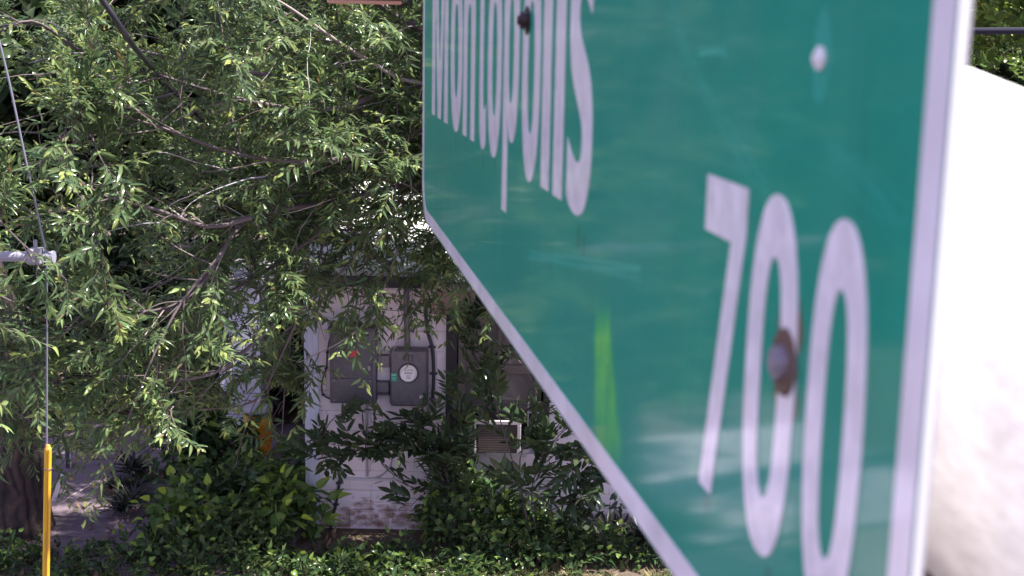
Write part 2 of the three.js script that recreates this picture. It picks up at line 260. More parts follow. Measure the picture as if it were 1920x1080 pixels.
{ // electrical panel
  const p0 = wallAt(623, 747), p1 = wallAt(708, 612), w = p1.x - p0.x, h = p1.y - p0.y;
  const e = thing('breaker_panel', 'tall dark grey breaker panel with a red sticker on the white wall', 'electrical panel', [p0.x + w / 2, p0.y, -WALL + 0.005]);
  part('case', box(w, h, 0.15, 0, h / 2, 0.075, 0.008), metalGrey, e);
  part('door', box(w - 0.055, h * 0.55, 0.012, -0.005, h * 0.655, 0.157, 0.004), std(0.085, 0.082, 0.1, 0.5, { metalness: 0.2, map: grime }), e);
  part('cover', box(w - 0.05, h * 0.33, 0.012, -0.005, h * 0.18, 0.157, 0.004), std(0.095, 0.09, 0.105, 0.5, { metalness: 0.2, map: grime }), e);
  part('rain_hood', box(w + 0.02, 0.028, 0.19, 0, h + 0.014, 0.095, 0.006), std(0.05, 0.047, 0.058, 0.5), e);
  part('latch', box(0.03, 0.05, 0.022, w * 0.36, h * 0.5, 0.166, 0.005), std(0.2, 0.19, 0.21, 0.4, { metalness: 0.6 }), e);
  for (const [x, y] of [[-0.4, 0.93], [0.38, 0.93], [-0.4, 0.05], [0.38, 0.05], [-0.4, 0.32], [0.38, 0.32]]) part('screw', new THREE.CylinderGeometry(0.007, 0.007, 0.008, 10).rotateX(Math.PI / 2).translate(w * x, h * y, 0.163), std(0.25, 0.23, 0.24, 0.4, { metalness: 0.6 }), e);
  part('hinge_rail', box(0.022, h * 0.4, 0.03, w / 2 + 0.004, h * 0.78, 0.14, 0.004), std(0.05, 0.046, 0.056, 0.5), e);
  const l = wallAt(664, 654).y - p0.y; const s = part('sticker', box(0.085, 0.055, 0.003, 0.0, l, 0.1655), std(0.6, 0.035, 0.05, 0.5), e);
  part('sticker_print', merge([box(0.07, 0.006, 0.002, 0, l + 0.015, 0.1675), box(0.06, 0.006, 0.002, 0, l, 0.1675), box(0.066, 0.006, 0.002, 0, l - 0.014, 0.1675)]), std(0.3, 0.02, 0.03, 0.6), e);
}
{ // meter
  const p0 = wallAt(733, 755), p1 = wallAt(804, 649), w = p1.x - p0.x, h = p1.y - p0.y;
  const e = thing('electric_meter', 'grey electric meter box with round glass dial and green sticker', 'electric meter', [p0.x + w / 2, p0.y, -WALL + 0.005]);
  part('case', box(w, h, 0.12, 0, h / 2, 0.06, 0.03), metalLight, e);
  part('cover', box(w - 0.03, h - 0.035, 0.014, 0, h / 2, 0.124, 0.006), std(0.15, 0.135, 0.155, 0.5, { metalness: 0.2, map: grime }), e);
  const c = wallAt(767, 699, 0.13); const cx = c.x - e.position.x - 0.005, cy = c.y - e.position.y;
  part('ring', new THREE.TorusGeometry(0.083, 0.009, 10, 40).translate(cx, cy, 0.137), std(0.1, 0.09, 0.1, 0.35, { metalness: 0.8 }), e);
  const dial = canvasTex(256, 256, (g) => { g.fillStyle = '#e8e2e4'; g.fillRect(0, 0, 256, 256); g.strokeStyle = '#5a5358'; g.lineWidth = 5; for (const y of [78, 92]) { g.beginPath(); g.moveTo(60, y); g.lineTo(196, y - 6); g.stroke(); } g.fillStyle = '#71666a'; g.fillRect(72, 112, 112, 26); g.fillStyle = '#d8d0d0'; for (let k = 0; k < 5; k++) g.fillRect(78 + k * 21, 117, 14, 16); g.fillStyle = '#9a9094'; g.fillRect(90, 160, 76, 8); g.fillRect(100, 176, 56, 6); g.strokeRect(100, 192, 56, 14); });
  part('dial', new THREE.CylinderGeometry(0.077, 0.077, 0.02, 36).rotateX(Math.PI / 2).rotateZ(Math.PI / 2).translate(cx, cy, 0.135), [std(0.5, 0.47, 0.5, 0.5), new THREE.MeshStandardMaterial({ map: dial, roughness: 0.5 }), std(0.5, 0.47, 0.5, 0.5)], e);
  part('glass_cover', new THREE.CylinderGeometry(0.06, 0.079, 0.08, 36).rotateX(Math.PI / 2).translate(cx, cy, 0.188), new THREE.MeshPhysicalMaterial({ color: 0xffffff, transmission: 1, thickness: 0, roughness: 0.03 }), e);
  const at3 = (px, py) => { const q = wallAt(px, py, 0.13); return [q.x - e.position.x, q.y - e.position.y]; };
  const [gx, gy] = at3(739, 707); part('green_sticker', box(0.052, 0.078, 0.003, gx, gy, 0.1335), std(0.03, 0.3, 0.2, 0.5), e); part('sticker_print', merge([box(0.04, 0.012, 0.002, gx, gy + 0.022, 0.136), box(0.036, 0.005, 0.002, gx, gy - 0.002, 0.136), box(0.036, 0.005, 0.002, gx, gy - 0.016, 0.136)]), std(0.3, 0.55, 0.45, 0.5), e);
  const [wx, wy] = at3(792, 744); part('white_sticker', box(0.05, 0.026, 0.003, wx, wy, 0.1335), std(0.6, 0.56, 0.58, 0.5), e);
  const [nx, ny] = at3(756, 676); part('house_number', merge([glyph('6', nx, nx + 0.026, ny, ny + 0.06, 0.1325), glyph('7', nx + 0.033, nx + 0.059, ny, ny + 0.06, 0.1325), glyph('1', nx + 0.07, nx + 0.086, ny, ny + 0.06, 0.1325)]), std(0.008, 0.007, 0.01, 0.6), e);
}
{ // conduits and boxes on the wall
  const wp = (px, py, proud = 0.03) => { const v = wallAt(px, py, proud); return v; };
  const conduit = (name, label, pts, r, m, proud = 0.03, extra) => { const b = wp(...pts[0], proud), o = thing(name, label, 'conduit', b); part('pipe', local(tube(pts.map((q) => wp(q[0], q[1], proud)), r, 30, 8), o), m, o); const cl = []; pts.slice(1, -1).forEach((q) => { const v = wp(q[0], q[1], 0.012); cl.push(box(r * 4.4, 0.014, 0.02 + r, v.x, v.y, v.z + r * 0.6, 0.003)); }); if (cl.length) part('strap', local(merge(cl), o), m, o); return o; };
  conduit('conduit', 'thick grey conduit rising from the top of the meter box', [[764, 655], [763, 620], [762, 580], [762, 530]], 0.026, metalLight, 0.05);
  conduit('conduit', 'dark cable beside the meter box bending toward the eave', [[811, 752], [813, 700], [810, 650], [802, 622], [797, 570], [796, 540]], 0.016, cableDark);
  conduit('conduit', 'thin painted conduit below the breaker panel', [[688, 747], [688, 770], [688, 810], [688, 893]], 0.013, paintedPipe, 0.02);
  conduit('conduit', 'dark cable on the lowest blocks running into the vines', [[637, 880], [636, 905], [630, 945], [622, 975], [619, 1010]], 0.013, cableDark, 0.02);
  conduit('conduit', 'white drain pipe with an elbow on the wall below the window guard', [[1021, 850], [1021, 880], [1026, 898], [1044, 910]], 0.011, whiteTrim, 0.02);
  conduit('conduit', 'looping thin cable left of the breaker panel', [[640, 603], [622, 625], [614, 660], [612, 690], [604, 715], [606, 740], [628, 752]], 0.007, cableDark, 0.02);
  conduit('conduit', 'thin cable sagging along the blocks below the meter', [[735, 860], [730, 878], [710, 894], [690, 898]], 0.008, paintedPipe, 0.02);
  const g = thing('cable_gutter', 'grey metal box joining breaker panel and meter box', 'junction box', wp(719, 734, 0)); g.position.z = -WALL + 0.004;
  part('nipple', box(0.115, 0.1, 0.08, 0.0, 0.06, 0.04, 0.008), metalLight, g); part('upper_case', box(0.13, 0.11, 0.07, 0, 0.3, 0.035, 0.008), std(0.2, 0.18, 0.2, 0.5, { metalness: 0.2, map: grime }), g); part('flange', box(0.13, 0.02, 0.09, 0, 0.0, 0.045, 0.004), std(0.06, 0.055, 0.065, 0.5), g);
  const j = thing('junction_box', 'small round cornered grey box at the lower end of the dark cable', 'junction box', wp(810, 772, 0)); j.position.z = -WALL + 0.004;
  part('case', box(0.085, 0.14, 0.07, 0, 0.07, 0.035, 0.02), std(0.2, 0.17, 0.19, 0.6, { map: grime }), j); part('cover', box(0.07, 0.12, 0.01, 0, 0.07, 0.075, 0.004), std(0.23, 0.19, 0.21, 0.6), j);
}

// ------------------------------------------------------------------ street sign, mast arm, signal
const SIGN_TURN = Math.atan2(-0.98507, 0.17214);
const signPoint = (s, h) => V(-0.17214 * s + 0.98507 * 0.3, EYE + h, -0.98507 * s - 0.17214 * 0.3);
const S_FAR = 2.87, S_NEAR = 0.567, SIGN_H = 0.75;
{
  const W = S_FAR - S_NEAR, sign = thing('street_sign', 'large green street name sign with white border and white lettering, close by', 'street sign', signPoint(S_FAR, -0.431), SIGN_TURN);
  const rr = (x0, y0, x1, y1, r, C = THREE.Shape) => { const s = new C(); s.moveTo(x0 + r, y0); s.lineTo(x1 - r, y0); s.absarc(x1 - r, y0 + r, r, -Math.PI / 2, 0); s.lineTo(x1, y1 - r); s.absarc(x1 - r, y1 - r, r, 0, Math.PI / 2); s.lineTo(x0 + r, y1); s.absarc(x0 + r, y1 - r, r, Math.PI / 2, Math.PI); s.lineTo(x0, y0 + r); s.absarc(x0 + r, y0 + r, r, Math.PI, Math.PI * 1.5); return s; };
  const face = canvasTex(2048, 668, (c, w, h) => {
    const r = rng(5), X = (x) => x / W * w, Y = (y) => h - y / SIGN_H * h;
    c.fillStyle = 'rgb(0,131,110)'; c.fillRect(0, 0, w, h);
    for (let k = 0; k < 900; k++) { const g = r(); c.fillStyle = g < 0.5 ? `rgba(10,104,96,${0.05 * r()})` : `rgba(70,160,140,${0.06 * r()})`; c.fillRect(w * r(), h * r(), 6 + 70 * r() * r(), 10 + 240 * r()); }
    for (let k = 0; k < 1500; k++) { c.fillStyle = `rgba(${110 + 60 * r()},${165 + 30 * r()},${140 + 30 * r()},${0.22 * r()})`; c.fillRect(w * r(), h * r(), 6 + 40 * r(), 1); }     // fine level hatching of the sheeting
    for (let k = 0; k < 700; k++) { const x = X(0.05 + 1.0 * Math.pow(r(), 1.2)), y = Y(0.1 + 0.5 * r()); c.fillStyle = `rgba(${90 + 60 * r()},${120 + 30 * r()},${60 + 30 * r()},${0.15 * r()})`; c.fillRect(x, y, 4 + 46 * r(), 2 + 14 * r()); }   // dusty algae bloom
    const scratch = (a, wd, al) => { for (let q = 0; q < 26; q++) { c.strokeStyle = `rgba(150,200,190,${al * r()})`; c.lineWidth = 0.6 + 2 * r(); c.beginPath(); a.forEach(([x, y], k) => { const X2 = X(x) + (r() - 0.5) * wd, Y2 = Y(y) + (r() - 0.5) * wd; k ? c.lineTo(X2, Y2) : c.moveTo(X2, Y2); }); c.stroke(); } };
    const S = (px, py) => { const v = sight(px, py), n = V(0.98507, 0, -0.17214), P = v.multiplyScalar(0.3 / v.dot(n)); return [S_FAR - (P.x * -0.17214 + P.z * -0.98507), P.y + 0.431]; };
    scratch([S(1255, 0), S(1290, 110), S(1350, 210), S(1400, 300), S(1445, 370)], 22, 0.06); scratch([S(1550, 280), S(1620, 340), S(1690, 420)], 24, 0.055); scratch([S(990, 476), S(1080, 492), S(1200, 512)], 13, 0.1); scratch([S(1310, 95), S(1360, 92)], 8, 0.1);
    c.fillStyle = 'rgba(8,60,50,0.32)'; for (const q of [[873, 256], [855, 250], [906, 288], [928, 300], [1085, 420], [1095, 440], [1326, 926], [1440, 1062], [990, 74]]) { const [x, y] = S(...q); c.fillRect(X(x) - 4, Y(y), 7 + 4 * r(), 10 + 14 * r()); }   // dirt runs
    for (let k = 0; k < 700; k++) {                                     // yellow green streak, wider and fainter towards the lower edge
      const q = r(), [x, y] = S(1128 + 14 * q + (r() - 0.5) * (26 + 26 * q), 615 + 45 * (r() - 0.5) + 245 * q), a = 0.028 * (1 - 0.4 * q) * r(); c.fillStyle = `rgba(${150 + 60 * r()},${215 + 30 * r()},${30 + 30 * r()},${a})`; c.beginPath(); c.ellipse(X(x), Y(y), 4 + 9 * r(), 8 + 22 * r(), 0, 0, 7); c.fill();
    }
    for (let k = 0; k < 26000; k++) { const g = r(); c.fillStyle = g < 0.5 ? 'rgba(0,70,60,0.11)' : 'rgba(120,200,180,0.09)'; c.fillRect(w * r(), h * r(), 2 + 3 * r(), 1); }     // grain of the sheeting
    const [bx, by] = S(1540, 105); c.fillStyle = 'rgba(120,180,170,0.28)'; c.beginPath(); c.ellipse(X(bx), Y(by), 11, 24, 0, 0, 7); c.fill();  // pale halo painted round the small bolt, standing for its glint
    const [qx, qy] = S(1475, 680); for (let k = 0; k < 90; k++) { c.fillStyle = `rgba(${95 + 50 * r()},${62 + 30 * r()},${40 + 20 * r()},0.35)`; c.beginPath(); c.ellipse(X(qx) + (r() - 0.5) * 30, Y(qy) + (r() - 0.5) * 56, 3 + 5 * r(), 4 + 8 * r(), 0, 0, 7); c.fill(); }
  });
  const panelGeo = new THREE.ExtrudeGeometry(rr(0, 0, W, SIGN_H, 0.09), { depth: 0.004, bevelEnabled: false, curveSegments: 12 }).translate(0, 0, -0.004);
  { const p = panelGeo.attributes.position, uv = panelGeo.attributes.uv; for (let k = 0; k < uv.count; k++) uv.setXY(k, p.getX(k) / W, p.getY(k) / SIGN_H); }
  face.wrapS = face.wrapT = THREE.ClampToEdgeWrapping;
  const ripple = noiseTex(256, 256, (u, v) => 0.5 + 0.45 * wrapNoise(u, v, 10, 3)); ripple.repeat.set(4, 1.4);
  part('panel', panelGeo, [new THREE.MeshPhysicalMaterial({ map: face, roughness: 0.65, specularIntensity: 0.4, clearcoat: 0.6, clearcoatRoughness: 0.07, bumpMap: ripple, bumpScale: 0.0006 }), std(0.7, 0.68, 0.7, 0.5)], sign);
  part('back_sheet', new THREE.ExtrudeGeometry(rr(0.001, 0.001, W - 0.001, SIGN_H - 0.001, 0.089), { depth: 0.002, bevelEnabled: false, curveSegments: 12 }).translate(0, 0, -0.0065), std(0.62, 0.6, 0.62, 0.45, { metalness: 0.25, map: grime }), sign);
  const border = rr(0.002, 0.002, W - 0.002, SIGN_H - 0.002, 0.088); border.holes.push(rr(0.026, 0.026, W - 0.024, SIGN_H - 0.026, 0.064, THREE.Path));
  const vinyl = phys(0.8, 0.75, 0.84, 0.5, { clearcoat: 0.8, clearcoatRoughness: 0.1, map: grime });
  part('border', new THREE.ExtrudeGeometry(border, { depth: 0.0008, bevelEnabled: false, curveSegments: 12 }), vinyl, sign);
  const B = 0.235, XH = 0.505, CAP = 0.59;                           // baseline, x-height and cap lines above the sign's lower edge
  for (const [ch, s0, s1, y0, y1] of [['M', 2.69, 2.438, B, CAP], ['o', 2.392, 2.241, B - 0.004, XH + 0.004], ['n', 2.222, 2.091, B, XH + 0.003], ['t', 2.052, 1.972, B - 0.003, 0.57], ['o', 1.954, 1.833, B - 0.004, XH + 0.004], ['p', 1.811, 1.695, 0.168, XH + 0.003], ['o', 1.668, 1.551, B - 0.004, XH + 0.004], ['l', 1.533, 1.487, B, 0.6], ['i', 1.464, 1.411, B, 0.6], ['s', 1.389, 1.277, B - 0.005, XH + 0.004], ['7', 0.911, 0.826, 0.097, 0.3235], ['0', 0.813, 0.728, 0.094, 0.327], ['0', 0.7085, 0.632, 0.094, 0.327]])
    part('letter', glyph(ch, S_FAR - s0, S_FAR - s1, y0, y1, 0, 0.0007), vinyl, sign);
  const rust = std(0.11, 0.06, 0.045, 0.6, { map: grime }), boltDark = std(0.04, 0.025, 0.03, 0.4, { metalness: 0.6 }), steel = std(0.55, 0.52, 0.55, 0.25, { metalness: 0.9 });
  const bolt = (s, h, m, r, l) => { const b = part('bolt', merge([new THREE.CylinderGeometry(r * 0.95, r, l * 0.7, 6).translate(0, l * 0.35 + 0.001, 0), new THREE.CylinderGeometry(r * 0.5, r * 0.55, l * 0.4, 12).translate(0, l * 0.85, 0)]).rotateX(Math.PI / 2), m, sign, [S_FAR - s, h + 0.431, 0.0005]); part('washer', new THREE.CylinderGeometry(r * 1.6, r * 1.6, 0.0016, 18).rotateX(Math.PI / 2).translate(0, 0, 0.0008), m, b); return b; };
  bolt(1.639, -0.005, boltDark, 0.011, 0.012); bolt(0.72, -0.02, std(0.75, 0.72, 0.76, 0.3), 0.0042, 0.004); const rb = bolt(0.745, -0.203, std(0.3, 0.26, 0.33, 0.4, { metalness: 0.4, map: grime }), 0.0115, 0.009); part('rust_ring', new THREE.CylinderGeometry(0.0195, 0.0205, 0.0022, 18).rotateX(Math.PI / 2).scale(0.9, 1.05, 1).translate(0, 0, 0.0012), rust, rb);
  for (const s of [2.6, 1.64, 0.75]) bolt(s, 0.26, steel, 0.008, 0.006);
}
const ARM_DIR = V(-0.26092, 0.22798, -0.93805), ARM0 = V(0.542, EYE - 0.3716, -0.2411), SIGN_DIR = V(-0.16, 0.1, -0.98).normalize(), armAt = (t) => { const p = ARM0.clone(); if (t < 0.3) return p.addScaledVector(ARM_DIR, t); p.addScaledVector(ARM_DIR, 0.3); let k = 0.3; while (k < t) { const st = Math.min(0.1, t - k), f = Math.min(1, (k - 0.3) / 1.2); p.addScaledVector(ARM_DIR.clone().lerp(SIGN_DIR, f).normalize(), st); k += 0.1; } return p; };
{
  const m = thing('mast_arm', 'thick pale painted steel mast arm rising behind the green sign', 'mast arm', armAt(-2.2));
  const pts = []; for (let k = 0; k <= 24; k++) pts.push(armAt(-2.2 + k * 0.45));
  const paint = std(0.86, 0.82, 0.82, 0.6, { map: grime, bumpMap: roughBump, bumpScale: 0.0022 });
  const c = new THREE.CatmullRomCurve3(pts), g = new THREE.TubeGeometry(c, 80, 1, 40), p = g.attributes.position, uv = g.attributes.uv;
  for (let k = 0; k <= 80; k++) { const o = c.getPointAt(k / 80), r = 0.188 - 0.115 * k / 80; for (let s = 0; s <= 40; s++) { const q = k * 41 + s, v = V(p.getX(q), p.getY(q), p.getZ(q)).sub(o).multiplyScalar(r).add(o); p.setXYZ(q, v.x, v.y, v.z); uv.setXY(q, k * 0.4, s / 8); } }
  g.computeVertexNormals(); part('arm', local(g, m), paint, m);
  const base = armAt(-2.2); part('pole', local(new THREE.CylinderGeometry(0.17, 0.22, 7.6, 32).translate(base.x + 0.06, 3.8, base.z + 0.25), m), paint, m);
  part('flange', local(new THREE.CylinderGeometry(0.24, 0.24, 0.05, 28).rotateX(Math.PI / 2).translate(base.x, base.y, base.z - 0.05), m), paint, m);
  for (const s of [1.64, 2.6]) { const q = signPoint(s, 0), a = armAt(s - 0.25), dy = a.y - q.y; part('bracket', local(merge([box(0.05, 0.72, 0.01, 0, 0, 0), box(0.03, 0.05, 0.2, 0, dy, -0.105)]).rotateY(SIGN_TURN).translate(q.x + 0.985 * 0.012, q.y, q.z - 0.172 * 0.012), m), std(0.4, 0.39, 0.42, 0.4, { metalness: 0.6 }), m); }
}
{ // signal head hung on the arm; only its lower end is in view
  const lo = at(686, 4, 4.5), sg = thing('traffic_signal', 'underside of a tan signal housing cut off by the top edge', 'traffic signal', [lo.x, lo.y, lo.z], rad(6));
  const tan = std(0.52, 0.25, 0.17, 0.5, { map: grime });
  part('housing', merge([box(0.255, 0.33, 0.2, 0, 0.172, 0, 0.02), box(0.255, 0.33, 0.2, 0, 0.507, 0, 0.02), box(0.255, 0.33, 0.2, 0, 0.842, 0, 0.02)]), tan, sg);
  part('bottom_cap', box(0.24, 0.012, 0.19, -0.004, 0.0, 0, 0.004), std(0.5, 0.27, 0.19, 0.5), sg);
  part('door_lip', box(0.236, 0.004, 0.01, -0.008, 0.013, 0.1055), std(0.05, 0.02, 0.02, 0.7), sg);
  for (const y of [0.172, 0.507, 0.842]) part('visor', new THREE.CylinderGeometry(0.1, 0.1, 0.16, 24, 1, true, -2.4, 4.8).rotateX(-Math.PI / 2).translate(0, y, -0.18), std(0.03, 0.03, 0.03, 0.6, { side: THREE.DoubleSide }), sg);
  const a = armAt(4.45).sub(lo); part('bracket', tube([V(0, 0.95, 0), V(a.x * 0.5, 1.03, a.z * 0.5), a.clone().applyAxisAngle(UP, -rad(6))], 0.02, 10, 10), std(0.4, 0.39, 0.42, 0.4, { metalness: 0.6 }), sg);
}

// ------------------------------------------------------------------ trees and plants
const barkMap = noiseTex(256, 512, (u, v) => { const n = wrapNoise(u, v, 1, 4), a = Math.abs(Math.sin((u * 11 + 0.9 * wrapNoise(u, v, 5, 2)) * Math.PI)), k = 0.25 + 0.5 * a + 0.25 * wrapNoise(u, v, 22, 6); return [0.6 * k + 0.1, 0.5 * k + 0.09, 0.48 * k + 0.1]; });
barkMap.colorSpace = THREE.SRGBColorSpace;
const bark = new THREE.MeshStandardMaterial({ map: barkMap, color: new THREE.Color().setRGB(0.17, 0.145, 0.155), roughness: 0.95, bumpMap: barkMap, bumpScale: 0.03 });
const twigBark = std(0.1, 0.076, 0.08, 0.75, { map: grime }), twigPale = std(0.3, 0.25, 0.24, 0.6, { map: grime });
function trunkGeometry(pts, r0, r1, flare = 0.5, sides = 40, seg = 50, ridges = 0.05) {
  const c = new THREE.CatmullRomCurve3(pts), g = new THREE.TubeGeometry(c, seg, 1, sides), p = g.attributes.position, uv = g.attributes.uv, L = c.getLength();
  for (let k = 0; k <= seg; k++) { const t = k / seg, o = c.getPointAt(t), r = (r0 + (r1 - r0) * t) * (1 + flare * Math.exp(-t * L / 0.35)); for (let s = 0; s <= sides; s++) { const q = k * (sides + 1) + s, a = (s % sides) / sides * 6.283, n = ridges * Math.abs(Math.sin(a * 7 + 0.8 * fbm(Math.cos(a) * 2, Math.sin(a) * 2, t * 5))) + 0.06 * fbm(Math.cos(a), Math.sin(a), t * 3), v = V(p.getX(q), p.getY(q), p.getZ(q)).sub(o).multiplyScalar(r * (1 + n)).add(o); p.setXYZ(q, v.x, v.y, v.z); uv.setXY(q, s / sides * 2, t * L * 0.7); } }
  g.computeVertexNormals(); return g;
}
// a tree whose limbs follow given curves; side branches and leafy shoots grow from them
function growTree(root, limbs, o) {
  const r = rng(o.seed), shoots = [], branches = [];
  for (const L of limbs) {
    const pts = L.pts, curve = new THREE.CatmullRomCurve3(pts), len = curve.getLength();
    part('limb', local(limbGeometry(pts, L.r0, L.r1, Math.max(12, Math.round(len * 8)), 7), root), L.mat ?? twigBark, root);
    const count = Math.round(len * (L.secs ?? o.secs) * (1 - (L.from ?? 0.2)));
    for (let k = 0; k < count; k++) {
      const t = (L.from ?? 0.2) + (1 - (L.from ?? 0.2)) * (k + r()) / count, p = curve.getPointAt(Math.min(0.999, t)), tan = curve.getTangentAt(Math.min(0.999, t));
      const rnd = V(span(r, -1, 1), span(r, -0.9, 1), span(r, -1, 1)).normalize(), d = tan.clone().multiplyScalar(o.along).addScaledVector(rnd, o.spread).addScaledVector(o.pull, 1).normalize(), bl = span(r, ...o.branch) * (L.size ?? 1);
      const b = [p.clone()]; let q = p.clone(), dd = d.clone(); for (let s = 0; s < 4; s++) { dd.add(V(span(r, -0.25, 0.25), span(r, -0.25, 0.25) + (L.droop ?? o.droop) * s * 0.3, span(r, -0.25, 0.25))).normalize(); q = q.clone().addScaledVector(dd, bl / 4); b.push(q); }
      branches.push({ pts: b, r0: 0.0045 + 0.003 * bl, pos: b[2] });
      const bc = new THREE.CatmullRomCurve3(b), bare = r() < (L.bare ?? o.bare ?? 0); if (bare) continue;
      const ns = Math.max(2, Math.round(bl / o.step * (L.dense ?? 1)));
      for (let s = 0; s < ns; s++) {
        const u = 0.25 + 0.75 * (s + 0.6 * r()) / ns, sp = bc.getPointAt(Math.min(u, 1)), st = bc.getTangentAt(Math.min(u, 1)), sd = s === ns - 1 ? st : st.clone().multiplyScalar(0.8).addScaledVector(V(span(r, -1, 1), span(r, -0.8, 0.9), span(r, -1, 1)).normalize(), 0.75).addScaledVector(o.pull, 0.5).add(V(0, o.lift ?? 0, 0)).normalize();
        if (o.keep && !o.keep(sp)) continue;
        shoots.push({ pos: sp, dir: sd, scale: span(r, 0.75, 1.2) });
      }
    }
  }
  if (o.twigs) {                                                       // long bare arching twigs
    const G = new Growth();
    for (let k = 0; k < o.twigs; k++) { const b = pick(r, branches); if (b.pts[2].y < 2.5 || b.pts[2].z > -8.6) continue; const p = b.pts[1 + Math.floor(r() * 3)].clone(), d = V(span(r, -1, 0.6), span(r, -0.7, 0.7), span(r, -0.3, 0.9)).normalize(), L = span(r, 0.4, 1.1), pts = [p]; for (let q = 0; q < 6; q++) { d.add(V(span(r, -0.2, 0.2), span(r, -0.25, 0.12), span(r, -0.2, 0.2))).normalize(); pts.push(pts[q].clone().addScaledVector(d, L / 6)); } G.stem(pts, span(r, 0.0025, 0.006), 0.0016, tinted(r, r() < 0.4 ? [0.34, 0.28, 0.28] : [0.14, 0.105, 0.12], 0.3), 4); }
    const m = part('twig', local(G.build(), root), new THREE.MeshStandardMaterial({ vertexColors: true, roughness: 0.6 }), root); m.userData.kind = 'stuff';
  }
  const dist = (q) => q.distanceTo(camera.position), order = branches.sort((a, b) => dist(a.pos) - dist(b.pos)), rest = [];
  order.forEach((b, k) => { const g = limbGeometry(b.pts, b.r0, 0.002, 7, 4); if (k < (o.mostBranches ?? 200)) part('branch', local(g, root), k % 3 ? twigBark : twigPale, root); else rest.push(local(g, root)); });
  if (rest.length) { const m = part('branch', merge(rest), twigBark, root); m.userData.kind = 'stuff'; }
  strew(root, 'leafy_shoot', 'crown', o.variants, o.mats, shoots, o.mostShoots ?? 230, o.seed + 5);
  return shoots.length;
}
const NARROW = { len: 0.36, n: 22, leaf: [0.09, 0.0215], angle: [18, 85], gaps: 0.16, color: [0.088, 0.142, 0.052], tip: [0.2, 0.255, 0.075], broad: 0.4, petiole: 0.006 };
const narrowShoots = [0, 1, 2, 3, 4, 5].map((k) => makeShoot(100 + k, { ...NARROW, len: 0.3 + 0.04 * k, n: 17 + 2 * k, bend: 0.3 }));
const leafA = [leafMaterial(), leafMaterial([1.25, 1.18, 1.1]), leafMaterial([0.75, 0.8, 0.85])];
const P = (...a) => a.map(([x, y, d]) => at(x, y, d));
